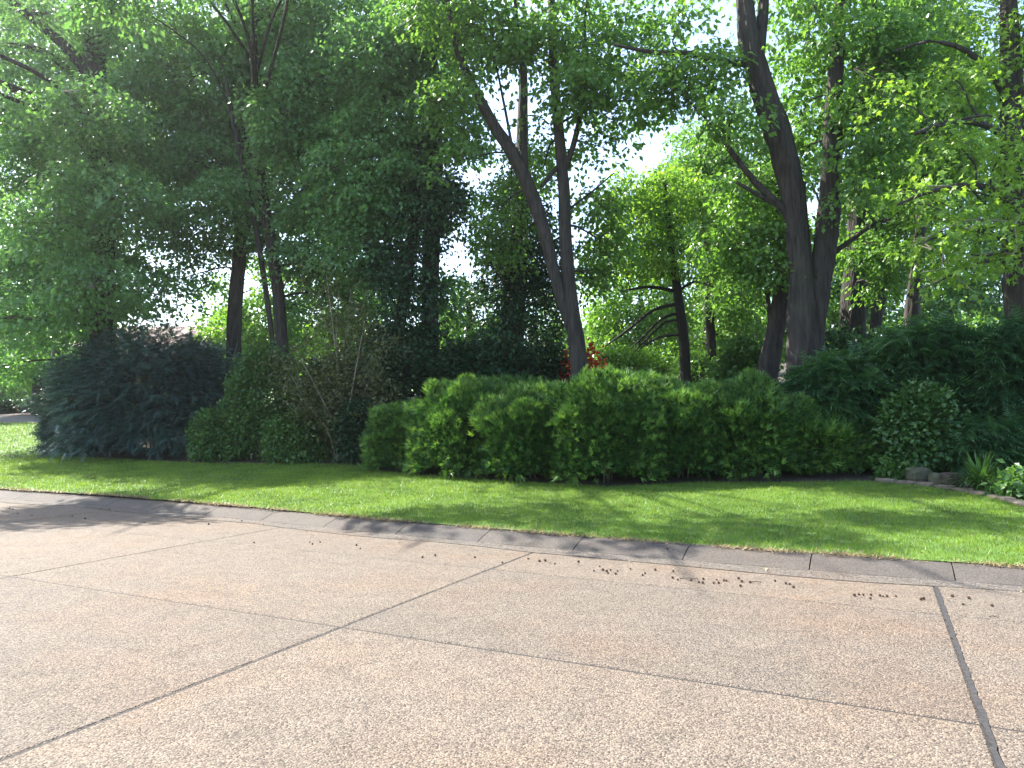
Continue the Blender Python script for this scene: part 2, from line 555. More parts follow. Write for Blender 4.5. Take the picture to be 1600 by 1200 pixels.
# rolled kerb, one stone after another
kerb = new_obj('kerb', st_sheet('kerb', np.linspace(-40, 60, 60), lambda s: kerb_foot(s) + .03, lambda s: kerb_foot(s) + .5, 2, M['subbase'], 0, lambda t: np.full_like(np.asarray(t, float), -.01)), kind='structure')
prof = [(.0, -.02), (.0, .008), (.05, .022), (.14, .052), (.23, .080), (.32, .098), (.42, .106), (.52, .108), (.52, -.02)]
KS, K0 = 1.30, -.66
for k in range(-10, 34):
    a, b = K0 + k * KS + .006, K0 + (k + 1) * KS - .006
    rows = []
    for s_ in np.linspace(a, b, 4):
        ins = 0.004 if s_ in (a, b) else 0
        for (dt, z_) in prof:
            x, y = st2xy(s_, float(kerb_foot(s_)) + dt)
            rows.append((float(x), float(y), z_ - ins))
    m_ = len(prof)
    f = [[r * m_ + c, r * m_ + c + 1, (r + 1) * m_ + c + 1, (r + 1) * m_ + c] for r in range(3) for c in range(m_ - 1)]
    f += [[0, 1, 2, 3], [0, 3, 4, 5], [0, 5, 6, 7]]
    o3 = 3 * m_
    f += [[o3 + 3, o3 + 2, o3 + 1, o3], [o3 + 5, o3 + 4, o3 + 3, o3], [o3 + 7, o3 + 6, o3 + 5, o3]]
    new_obj('kerb_stone', np_mesh('kerb_stone', rows, np.array(f), M['kerb']), kerb)

# ------------------------------------------------------------------ leaf templates
LEAF = (np.array([[0, 0, 0], [.42, .36, .07], [1, 0, -.05], [.42, -.36, .07]]), np.array([[0, 1, 2, 3]]))
_st = []
for a_, r_ in ((180, .18), (118, .46), (92, .30), (62, .86), (38, .42), (0, 1.05), (-38, .42), (-62, .86), (-92, .30), (-118, .46)):
    _st.append((r_ * math.cos(math.radians(a_)) * .62 + .3, r_ * math.sin(math.radians(a_)) * .62, .06 * (abs(math.sin(math.radians(a_)))) - .08 * r_ * (a_ == 0)))
STAR = (np.array(_st), np.array([list(range(10))]))


def burst_template(n, length, width, spread, r):
    v, f = [], []
    for k in range(n):
        a = 2 * math.pi * k / n + r.uniform(-.3, .3)
        sp = spread * r.uniform(.5, 1.15)
        x0 = r.uniform(0, .35) * length
        d = np.array([math.cos(sp), math.sin(sp) * math.cos(a), math.sin(sp) * math.sin(a)])
        sd = unit(np.cross(d, [0.3, .5, .8]))
        b = np.array([x0, 0, 0])
        v += [b - sd * width / 2, b + sd * width / 2, b + d * length * r.uniform(.6, 1)]
        f.append([3 * k, 3 * k + 1, 3 * k + 2])
    return np.array(v), np.array(f)


def frond_template(n, length, width):
    v, f = [], []
    for k in range(n):
        x = k / n * .85
        w = .34 * (1 - .7 * k / n)
        for sgn in (1, -1):
            i0 = len(v)
            v += [[x, 0, 0], [x + .10, 0, 0], [x + .16, sgn * w, -.05 - .08 * x]]
            f.append([i0, i0 + 1, i0 + 2] if sgn > 0 else [i0, i0 + 2, i0 + 1])
    i0 = len(v)
    v += [[.8, .03, -.05], [.8, -.03, -.05], [1.1, 0, -.16]]
    f.append([i0, i0 + 2, i0 + 1])
    return np.array(v) * length, np.array(f)


BURST = burst_template(8, .145, .019, .72, random)
FROND = frond_template(6, 1.0, .3)


def leaf_cloud(name, pos, axis, normal, size, tpl, mat, tint, parent):
    fr = frames(axis, normal)
    v, f = scatter(tpl[0], tpl[1], pos, fr, size)
    tint = np.repeat(tint, len(tpl[1]))
    return new_obj(name, np_mesh(name, v, f, mat, np.clip(tint, 0, 1)), parent, kind='stuff')


# ------------------------------------------------------------------ trees
def sprays_in(c, r3, n, r):
    d = unit(r.normal(0, 1, (n, 3)))
    k = r.uniform(.18, 1, n) ** .42
    k *= 1 + .16 * np.sin(d[:, 0] * 5 + c[0]) * np.sin(d[:, 2] * 6 + c[2] * 3) + r.normal(0, .07, n)
    return c + d * k[:, None] * r3, d


def make_tree(name, label, Y, stems, blobs, leaf='maple', size=.15, lai=1.0, barkmat='bark', group=None, tpl=LEAF, seed=1,
              per=38, limbs=True, twigs=True, droop=.35, extra_limbs=(), spray_r=.5):
    """stems: lists of (u, v, width px[, dY]) from the ground up; blobs: (u, v, ru, rv[, dY, density])"""
    r = np.random.default_rng(seed)
    k = Y / FPX
    b = stems[0][0]
    base = P(b[0], b[1], Y)
    gz_ = float(zxy(base[0], base[1]))
    root = thing(name, label, 'tree', (base[0], base[1], gz_), group)
    axis_pts = []
    for si, stem in enumerate(stems):
        pts = []
        stem = [q for q in stem if q[1] > -130]
        for q in stem:
            dy = q[3] if len(q) > 3 else 0
            w = P(q[0], q[1], Y + dy)
            pts.append([*w, q[2] * k / 2])
        if si == 0 and pts[0][2] > gz_ + .05:
            pts = [[pts[0][0] - .0, pts[0][1], gz_ - .15, pts[0][3] * 1.35], [pts[0][0], pts[0][1], gz_ + .25, pts[0][3] * 1.08]] + [p_ for p_ in pts if p_[2] > gz_ + .5]
        path = smooth_path(pts, .25)
        path[:, 3] = np.maximum(path[:, 3], .008)
        path[:, :2] += np.cumsum(r.normal(0, .008, (len(path), 2)), 0) * .6
        big = pts[0][3] > .12
        v, f = tube(path, 28 if big else 8, .065 if big else .02, r)
        new_obj('trunk' if si == 0 else 'limb', np_mesh('trunk' if si == 0 else 'limb', v, f, M[barkmat], smooth=True), root)
        axis_pts.append(path)
    ax = np.concatenate(axis_pts)
    lp, la, ln, lt, tw = [], [], [], [], []
    for bl in blobs:
        u, vv, ru, rv = bl[:4]
        if vv < -105:
            continue
        dy = bl[4] if len(bl) > 4 else 0
        den = bl[5] if len(bl) > 5 else 1.0
        den *= .3 if vv < -20 else (.8 if vv < 80 else 1.0)
        c = P(u, vv, Y + dy)
        kk = (Y + dy) / FPX
        r3 = np.array([ru * kk, min(max(ru, rv) * kk * .9, 2.6), rv * kk])
        n = max(4, int(lai * den * 21 * math.pi * r3[0] * r3[2]))
        sc, sd = sprays_in(c, r3, n, r)
        if limbs:
            # a limb from the nearest suitable point of the trunk to the heart of the clump
            dd = np.linalg.norm(ax[:, :3] - c, axis=1) + np.where(ax[:, 2] > c[2] + .3, 4.0, 0)
            a = ax[np.argmin(dd)]
            dist = np.linalg.norm(a[:3] - c)
            r0 = min(a[3] * .55, .018 + .012 * dist)
            m1 = a[:3] * .6 + c * .4 + np.array([*r.normal(0, .12, 2), .10 * dist])
            lpth = smooth_path(np.array([[*a[:3], r0], [*m1, r0 * .7], [*c, r0 * .4], [*(c + (c - m1) * .55 + r.normal(0, .2, 3)), .008]]), .35)
            v, f = tube(lpth, 6, .03, r)
            new_obj('limb', np_mesh('limb', v, f, M[barkmat], smooth=True), root)
            if twigs:
                pick = r.choice(n, max(2, int(n * .5)), replace=False)
                for q in sc[pick]:
                    j = lpth[r.integers(len(lpth) // 3, len(lpth))]
                    mid = (j[:3] * .5 + q * .5) + r.normal(0, .10, 3) + [0, 0, .08]
                    tw.append(tube(np.array([[*j[:3], .011], [*mid, .007], [*q, .003]]), 3, 0, r))
        m = per
        a0 = r.uniform(0, 2 * np.pi, (n, m))
        rr = spray_r * np.sqrt(r.uniform(.02, 1, (n, m)))
        nrm = unit(np.stack([sd[:, 0] * .5, sd[:, 1] * .5, np.ones(n)], 1) + r.normal(0, .25, (n, 3)))
        e1 = unit(np.cross(nrm, r.normal(0, 1, (n, 3))))
        e2 = np.cross(nrm, e1)
        off = (np.cos(a0) * rr)[..., None] * e1[:, None] + (np.sin(a0) * rr)[..., None] * e2[:, None] + r.normal(0, .075, (n, m))[..., None] * nrm[:, None]
        off[..., 2] -= droop * rr ** 2 / spray_r
        pos = (sc[:, None] + off).reshape(-1, 3)
        axs = unit(off + r.normal(0, .25, off.shape)) + np.array([0, 0, -.45])
        nn = np.array([0, 0, .75]) + r.normal(0, .55, off.shape) + nrm[:, None] * .3
        lp.append(pos)
        la.append(axs.reshape(-1, 3))
        ln.append(nn.reshape(-1, 3))
        tint = np.clip(r.normal(.45, .2, n), 0, 1)[:, None] * .55 + r.uniform(0, .5, (n, m))
        lt.append(tint.ravel())
    if lp:
        pos = np.concatenate(lp)
        leaf_cloud('crown', pos, np.concatenate(la), np.concatenate(ln), size * r.uniform(.65, 1.2, len(pos)), tpl, M[leaf], np.concatenate(lt), root)
        global N_LEAVES
        N_LEAVES += len(pos)
    if tw:
        v, f = merge(tw)
        new_obj('twig', np_mesh('twig', v, f, M['twig']), root, kind='stuff')
    return root, ax


N_LEAVES = 0
WOOD = 'trees of the garden wood'

make_tree('shade_tree', 'tall leafy tree with a thick hidden trunk behind the dark blue-shaded hemlock', 24.0,
    [[(150, 620, 46), (155, 470, 40), (158, 330, 36), (150, 180, 32), (143, 40, 28), (140, -120, 20), (138, -300, 8)],
     [(150, 130, 20), (100, 70, 16), (40, 20, 12), (-30, -40, 8)], [(152, 100, 18), (170, 40, 14), (185, -40, 10)], [(150, 150, 14), (70, 82, 10), (0, 68, 7)]],
    [(40, 150, 110, 80), (130, 210, 120, 80, -1), (30, 290, 120, 90), (200, 300, 110, 70, 1), (40, 430, 90, 70, -1), (110, 400, 90, 80), (20, 520, 70, 60, 1), (190, 430, 80, 55, 1),
     (240, 180, 110, 80, 1), (60, 20, 130, 80), (220, 40, 120, 80), (-60, 190, 80, 70, 0, .6), (120, -110, 190, 90), (130, -240, 150, 80), (280, 380, 60, 30, 0, .7), (180, 500, 70, 40, 1, .8), (150, 440, 80, 50, -3.5), (90, 350, 90, 60, -3.5), (170, 300, 90, 60, -3.5), (140, 180, 100, 60, -3.5), (60, 500, 80, 50, -2.5), (250, 460, 60, 40, -1, .7), (230, 350, 70, 30, -2, .7), (10, 570, 60, 24, -1, .8), (200, 545, 60, 20, -1, .6), (-115, 110, 80, 40, -6, 1.9), (-80, 50, 50, 36, -7, 1.4), (-190, 60, 90, 40, -7.5, 2.0), (-150, 80, 80, 40, -6.8, 1.6)],  # trailing clumps overhang out of view, added to shade road and kerb
    leaf='maple_blue', lai=.66, seed=11, group=WOOD)
make_tree('slender_tree', 'straight bare-trunked tree rising out of the dark blue-shaded hemlock', 24.0,
    [[(364, 600, 22), (366, 500, 21), (373, 410, 20), (382, 300, 18), (385, 180, 15), (380, 40, 11), (378, -100, 6)]],
    [(330, 260, 90, 60), (300, 120, 110, 80), (420, 100, 90, 80), (360, 0, 120, 80), (370, -120, 120, 80), (340, 350, 80, 35, -1, .8), (440, 360, 60, 28, 0, .8), (300, 430, 50, 20, 1, .5), (380, 180, 60, 50), (350, 310, 70, 40, -2, .9), (420, 330, 60, 30, 1, .8), (330, 390, 50, 24, 1, .7), (420, 390, 50, 20, 1, .6), (310, 220, 90, 60, 1), (300, -60, 80, 36, -4.5, 1.6)],  # last clump added above the view to dapple the lawn
    leaf='maple_blue', seed=12, group=WOOD)
make_tree('twin_tree', 'thin two-stemmed tree beside the bronze twiggy shrub', 22.0,
    [[(442, 600, 18), (437, 520, 18), (428, 420, 17), (408, 300, 15), (398, 200, 13), (395, 60, 9), (392, -60, 5)], [(430, 560, 8), (414, 440, 9), (395, 330, 9), (372, 225, 8), (350, 120, 5)]],
    [(470, 240, 80, 70), (500, 130, 90, 70), (450, 20, 100, 70), (530, 30, 90, 70), (500, 330, 70, 50), (470, -110, 120, 80), (440, 180, 60, 60, -1), (470, 400, 60, 34, 0, .9), (520, 420, 60, 40, .5, .9), (560, 470, 50, 40, 1, .8), (480, 480, 40, 24, 1, .6), (240, -80, 80, 34, -5.5, 3.2), (390, -104, 70, 34, -7, 3.2), (520, -104, 60, 34, -6.5, 3.2), (330, -70, 50, 30, -7.8, 3), (470, -100, 50, 30, -8.3, 3), (180, -10, 70, 34, -6, 1.3)],  # trailing forward clumps added above the view to shade lawn and kerb
    leaf='maple_blue', seed=13, group=WOOD)
make_tree('ivy_tree', 'dense dark ivy-hung tree left of the gap of bright sky', 20.5,
    [[(672, 600, 26), (671, 480, 25), (674, 380, 24), (680, 260, 22), (676, 120, 17), (670, -20, 11), (668, -140, 6)]],
    [(620, 300, 90, 70, 0, 1.2), (560, 240, 80, 70), (650, 180, 90, 70), (600, 90, 100, 70), (690, 60, 90, 70), (560, 390, 60, 40, 0, .9), (620, -40, 120, 70), (640, -160, 130, 80), (720, 190, 50, 60), (600, 420, 50, 40, .5), (700, 320, 40, 40, 0, .8), (690, 460, 34, 50, .6, .9), (560, 320, 70, 50), (620, -104, 60, 34, -5.5, 3.0), (740, -100, 60, 34, -5, 3.0)],  # last two clumps: unseen overhang added for shade on lawn and kerb
    leaf='maple_blue', seed=14, barkmat='bark_dark', group=WOOD)
make_tree('ivy_clad_tree', 'dark leaning trunk smothered in ivy beside the bronze twiggy shrub', 20.0,
    [[(592, 670, 22), (612, 570, 20), (628, 480, 18), (648, 350, 14), (655, 220, 9)]],
    [(655, 350, 46, 60, 0, 1.4), (640, 440, 44, 50, 0, 1.4), (620, 530, 44, 55, 0, 1.3), (690, 300, 40, 46, 0, 1.2), (600, 400, 40, 40, 0, 1.0), (660, 540, 40, 50, .5, 1.2)],
    leaf='ivy', size=.12, seed=26, barkmat='bark_dark', group=WOOD)
make_tree('forked_tree', 'bare double-trunked tree forking in a narrow V above the low yew hedge', 18.0,
    [[(906, 590, 27.6), (902, 540, 26.2), (893, 480, 22.9), (884, 390, 20.3), (881, 300, 18.3), (872, 200, 16.4), (864, 110, 13.8), (861, 10, 11.2), (860, -120, 7.2), (858, -240, 3.3)],
     [(898, 525, 17.1), (878, 470, 17.7), (862, 410, 17.7), (845, 345, 19.7), (826, 295, 21.6), (800, 240, 19.7), (768, 192, 17.1), (738, 135, 13.8), (716, 85, 11.2), (700, 10, 7.9), (690, -90, 3.9)],
     [(822, 280, 10.5), (818, 200, 9.8), (816, 110, 7.9), (806, 20, 5.9), (800, -70, 3.3)],
     [(884, 262, 9.8), (903, 200, 8.5), (918, 120, 6.6), (914, 40, 4.6), (925, -50, 2.6)],
     [(846, 292, 5.9), (862, 270, 7.9), (882, 250, 7.9)],
     [(800, 230, 4.6), (785, 150, 3.9), (770, 80, 2.6)], [(880, 190, 4.6), (930, 165, 3.9), (1000, 155, 2.6)], [(884, 330, 3.9), (925, 300, 3.3), (960, 270, 1.9)]],
    [(760, 60, 80, 50), (840, 60, 80, 60), (930, 70, 80, 60), (960, 150, 80, 45), (900, 130, 50, 50, -1), (780, 330, 50, 40, 1, .6), (720, 250, 40, 30, 0, .5), (940, 230, 60, 25, 0, .5), (700, 0, 90, 60), (860, -40, 130, 70), (960, -30, 110, 60), (860, -160, 170, 80), (840, 180, 30, 40, 0, .4), (945, 380, 40, 60, 1.5, .7), (930, 440, 30, 40, 1.5, .9), (935, 320, 45, 45, 1.5, .9), (780, 390, 40, 40, 2, .8), (700, 150, 50, 40, 0, .8), (850, 260, 40, 40, 2, .7), (800, 290, 30, 40, 2, .7), (1000, 60, 50, 40, 0, .6)],
    leaf='maple', seed=15, lai=.85, group=WOOD)
make_tree('ivy_clad_tree', 'dark ivy-wrapped trunk close behind the narrow V of the forked tree', 21.5,
    [[(795, 620, 44), (800, 520, 38), (806, 420, 32), (812, 330, 26), (815, 200, 18), (815, 60, 10)]],
    [(800, 520, 34, 60, -.5, 1.8), (790, 430, 46, 50, 0, 1.3), (830, 400, 40, 50, .3, 1.2), (770, 350, 50, 40, 0, .9), (850, 480, 40, 50, .5, 1.2), (770, 560, 50, 40, 0, 1.3), (860, 560, 40, 40, 1, 1.2), (830, 330, 40, 40, 1, .8), (740, 480, 26, 30, 1, .8), (820, 260, 50, 40, 1, .8), (850, 400, 40, 50, 1, 1.2), (780, 300, 40, 30, 1, .7), (800, 620, 60, 30, 0, 1.0)],
    leaf='ivy', size=.12, seed=16, barkmat='bark_dark', group=WOOD)
make_tree('slim_tree', 'slim dark-stemmed tree with fine drooping bare twigs in front of sunny leaves', 23.0,
    [[(1074, 620, 17), (1070, 540, 16), (1064, 480, 14), (1056, 420, 12), (1048, 360, 9), (1040, 280, 6)],
     [(1062, 474, 6), (1020, 485, 5), (980, 515, 4), (945, 540, 2)], [(1064, 488, 5), (1035, 497, 4), (1010, 520, 3), (985, 545, 2)], [(1066, 500, 5), (1040, 503, 4), (1015, 525, 3), (990, 550, 2)], [(1068, 522, 5), (1030, 527, 4), (1000, 545, 2)], [(1056, 455, 6), (1015, 448, 5), (970, 455, 3)], [(1060, 455, 5), (1085, 440, 4), (1120, 450, 2)]],
    [(1040, 400, 60, 40), (1000, 350, 60, 45), (1090, 340, 60, 50), (1040, 290, 55, 40), (960, 400, 40, 40, 1, .8), (1130, 400, 50, 50), (980, 300, 40, 35, 0, .8)],
    leaf='maple_bright', size=.14, lai=.9, seed=17, barkmat='bark_dark', group=WOOD)
make_tree('slim_tree', 'thin straight tree standing between the slim drooping tree and the leaning trunk', 25.0,
    [[(1115, 620, 15), (1110, 540, 14), (1106, 450, 12), (1100, 350, 9), (1098, 240, 6)]],
    [(1140, 460, 50, 40, 0, .8), (1110, 270, 70, 50), (1170, 330, 60, 60), (1150, 220, 70, 50), (1090, 540, 24, 40, 1, .6), (1150, 530, 40, 60, 1, .9)],
    leaf='maple', seed=18, barkmat='bark_dark', group=WOOD)
make_tree('leaning_tree', 'grey leaning trunk close beside the massive forked maple', 17.8,
    [[(1192, 640, 31), (1198, 585, 30), (1208, 530, 28), (1219, 470, 25), (1224, 410, 21), (1222, 340, 17), (1216, 260, 11), (1210, 180, 5)], [(1212, 560, 6), (1206, 520, 7), (1200, 460, 7), (1196, 420, 4)]],
    [(1215, 415, 42, 36, -.8), (1190, 360, 60, 40, -.5), (1170, 290, 60, 40), (1130, 380, 50, 40, 0, .8), (1160, 430, 45, 40, .4, .8)],
    leaf='maple', seed=19, group=WOOD)
big, big_ax = make_tree('massive_maple', 'massive old maple with a thick furrowed double trunk and broken limb stubs', 16.3,
    [[(1256, 640, 54.8), (1258, 560, 47.6), (1257, 500, 44.7), (1254, 440, 36.1), (1248, 370, 32.5), (1240, 310, 34.7), (1228, 250, 36.8), (1210, 190, 37.5), (1188, 125, 34.7), (1172, 70, 30.3), (1164, 0, 24.6), (1160, -100, 17.3), (1150, -220, 8.6)],
     [(1266, 575, 36.1), (1272, 500, 34.7), (1281, 440, 33.9), (1292, 370, 33.9), (1298, 290, 30.3), (1302, 200, 26.7), (1308, 110, 22.4), (1314, 20, 19.4), (1325, -90, 14.4), (1330, -220, 7.2)],
     [(1182, 100, 18.7), (1190, 30, 15.8), (1200, -60, 10.8), (1215, -160, 5.8)],
     [(1248, 390, 13.0), (1251, 340, 10.8), (1256, 285, 10.1)],
     [(1242, 350, 14.4), (1215, 318, 12.2), (1180, 285, 10.8), (1158, 258, 9.4), (1139, 232, 9.4)],
     [(1232, 330, 8.6), (1195, 310, 7.2), (1150, 285, 5.8)],
     [(1178, 100, 12.2), (1130, 96, 11.5), (1080, 84, 10.1), (1020, 82, 7.2), (960, 70, 4.3)],
     [(1300, 250, 13.0), (1325, 220, 11.5), (1345, 180, 9.4), (1365, 120, 7.2), (1385, 40, 5.0)],
     [(1296, 400, 9.4), (1330, 375, 7.9), (1365, 350, 5.8), (1400, 340, 3.6)],
     [(1300, 305, 7.9), (1335, 285, 7.2), (1380, 275, 5.0)]],
    [(1100, 110, 70, 36), (1040, 130, 60, 40, 0, .9), (1060, 40, 60, 30, 0, .5), (1150, 170, 50, 40, -1, .7), (1250, 60, 60, 60, 1, .5), (1260, 160, 50, 60, .8, .5), (1350, 60, 70, 70), (1360, 160, 60, 50, -.5), (1390, 230, 60, 40, -1), (1290, 30, 70, 50, -1, .5), (1420, 100, 70, 60), (1230, -40, 130, 60), (1380, -60, 130, 70), (1300, -170, 190, 80), (1110, -60, 100, 50, 0, .6), (1340, 300, 40, 30, -1, .6), (1250, 250, 26, 40, 1.2, .8), (1320, 230, 24, 24, -1, .6), (1235, 340, 20, 30, 1, .6)],
    leaf='maple', size=.15, seed=20, group=WOOD)
make_tree('background_tree', 'straight dark trunk just right of the massive forked maple', 21.0,
    [[(1330, 600, 38), (1333, 500, 37), (1340, 400, 33), (1345, 300, 29), (1352, 180, 24), (1362, 40, 18), (1366, -100, 10)]],
    [(1400, 330, 60, 40), (1430, 250, 70, 50), (1330, 330, 40, 40, 1, .7), (1400, 420, 40, 30, 1, .6), (1440, 20, 90, 60), (1350, -80, 120, 70), (1345, 380, 34, 40, -2, .9), (1340, 280, 34, 40, -2, .8), (1365, 440, 30, 24, -2, .7)],
    leaf='maple', seed=21, barkmat='bark_dark', group=WOOD)
make_tree('background_tree', 'thin tan-barked trunk rising above the hemlock shrubs', 20.0,
    [[(1421, 600, 22), (1424, 490, 21), (1432, 400, 17), (1438, 330, 15), (1442, 230, 11), (1446, 100, 7)]],
    [(1470, 250, 60, 50), (1480, 140, 70, 60), (1430, 170, 50, 50, 0, .8), (1450, 60, 70, 50), (1435, 390, 40, 30, -2, .8), (1440, 310, 40, 30, -2, .8)],
    leaf='maple', seed=22, group=WOOD)
make_tree('background_tree', 'crooked dark trunk between the straight dark trunk and the tan one', 22.5,
    [[(1360, 600, 16), (1370, 490, 16), (1388, 430, 14), (1392, 380, 12), (1384, 300, 9), (1380, 200, 5)], [(1388, 430, 10), (1410, 395, 9), (1420, 340, 6)]],
    [(1390, 290, 60, 50, 0, .8), (1410, 370, 40, 26, 0, .6), (1370, 440, 30, 26, 1, .5)],
    leaf='maple', seed=23, barkmat='bark_dark', group=WOOD)

# the maple whose low branches hang in the sun, with single leaves on the front branches
mp_root, mp_ax = make_tree('sunlit_maple', 'maple with low sunlit branches of large pale green leaves over the hemlock shrubs', 15.0,
    [[(1612, 620, 60), (1604, 500, 54), (1596, 400, 48), (1590, 300, 42), (1584, 180, 34), (1578, 60, 26), (1574, -60, 18), (1570, -200, 8)],
     [(1594, 330, 14), (1560, 300, 12, -.7), (1510, 290, 9, -1.4), (1450, 300, 6, -1.8), (1400, 320, 3, -2)],
     [(1592, 240, 14), (1550, 200, 11, -.7), (1490, 190, 8, -1.2), (1430, 210, 5, -1.6)],
     [(1586, 200, 16), (1560, 130, 12), (1510, 80, 9), (1450, 65, 6), (1400, 80, 3)],
     [(1584, 150, 14), (1600, 60, 11), (1620, -20, 8)]],
    [(1500, 230, 60, 36, -1.2, .8), (1560, 250, 60, 40, -1, .9), (1450, 210, 50, 36, -1.4, .7), (1500, 130, 60, 40, -.5, .9), (1570, 110, 70, 60, 0, .9), (1560, 20, 80, 60), (1640, 220, 70, 90), (1640, 60, 80, 90), (1560, -90, 130, 70), (1660, 350, 60, 70, 0, .8), (1540, 320, 50, 20, -1.2, .6), (1500, 345, 60, 24, -1.7, 1.0), (1450, 375, 34, 18, -1.9, 1.0), (1540, 400, 40, 20, -1.6, .9), (1585, 390, 34, 30, -1.2, .9), (1420, 300, 44, 24, -1.8, .9), (1500, 425, 40, 12, -2.0, .8), (1380, 150, 50, 36, -1, .7), (1592, 320, 40, 50, -1.6, 1.0), (1590, 200, 40, 50, -1.6, .9)],
    leaf='maple_bright', size=.16, seed=24, tpl=STAR, lai=.7, per=22, group=WOOD)


def leafy_branch(root, pts, n_leaf, seed, spread=.32, mesh=None):
    """one hanging branch; every leaf on it is a piece of its own"""
    r = np.random.default_rng(seed)
    path = smooth_path(np.array([[*P(u, v, Y), w / 2 * Y / FPX] for (u, v, Y, w) in pts]), .12)
    v, f = tube(path, 6, .02, r)
    br = new_obj('branch', np_mesh('branch', v, f, M['pale_twig'], smooth=True), root)
    n = len(path)
    for k in range(n_leaf):
        a = path[int(n * (.25 + .75 * r.uniform() ** .7)) - 1]
        p = a[:3] + r.normal(0, 1, 3) * [spread, spread, spread * .55] + [0, 0, -.05]
        ax_ = unit(np.array([*r.normal(0, .7, 2), -.55]))
        nm = unit(np.array([*r.normal(0, .45, 2), 1.0]))
        fr = frames(ax_[None], nm[None])[0]
        sz = float(r.uniform(.16, .24))
        m = Matrix([[fr[0][i] * sz, fr[1][i] * sz, fr[2][i] * sz, p[i]] for i in range(3)] + [[0, 0, 0, 1]])
        lf = bpy.data.objects.new('leaf', mesh[k % len(mesh)])
        COL.objects.link(lf)
        lf.parent = br
        lf.matrix_basis = m
    return br


leaf_meshes = []
for k in range(5):
    leaf_meshes.append(np_mesh('leaf', STAR[0] + rng.normal(0, .03, STAR[0].shape), STAR[1], M['maple_bright'], [.45 + .12 * k]))
leafy_branch(mp_root, [(1594, 350, 15.0, 5.0), (1560, 345, 14.2, 3.9), (1510, 345, 13.6, 3.3), (1460, 365, 13.2, 2.2), (1425, 385, 13.0, 1.1)], 75, 1, .34, leaf_meshes)
leafy_branch(mp_root, [(1594, 400, 15.0, 4.4), (1560, 395, 14.0, 3.3), (1525, 400, 13.4, 2.8), (1490, 410, 13.1, 1.7)], 50, 2, .26, leaf_meshes)
leafy_branch(mp_root, [(1540, 345, 13.9, 2.8), (1478, 372, 13.2, 2.2), (1474, 400, 13.0, 2.2), (1488, 425, 12.9, 1.7), (1520, 455, 12.9, 1.1)], 32, 3, .16, leaf_meshes)
leafy_branch(mp_root, [(1478, 372, 13.2, 2.2), (1472, 405, 13.0, 1.7), (1470, 420, 12.9, 1.1), (1440, 425, 12.9, 1.1)], 24, 4, .14, leaf_meshes)
leafy_branch(mp_root, [(1598, 330, 15.0, 4.4), (1585, 355, 14.0, 3.3), (1590, 385, 13.5, 2.2), (1575, 405, 13.3, 1.7)], 34, 5, .18, leaf_meshes)
leafy_branch(mp_root, [(1590, 260, 15.0, 5.0), (1540, 280, 14.0, 3.9), (1490, 290, 13.4, 2.8), (1430, 290, 13.0, 1.7)], 80, 6, .36, leaf_meshes)

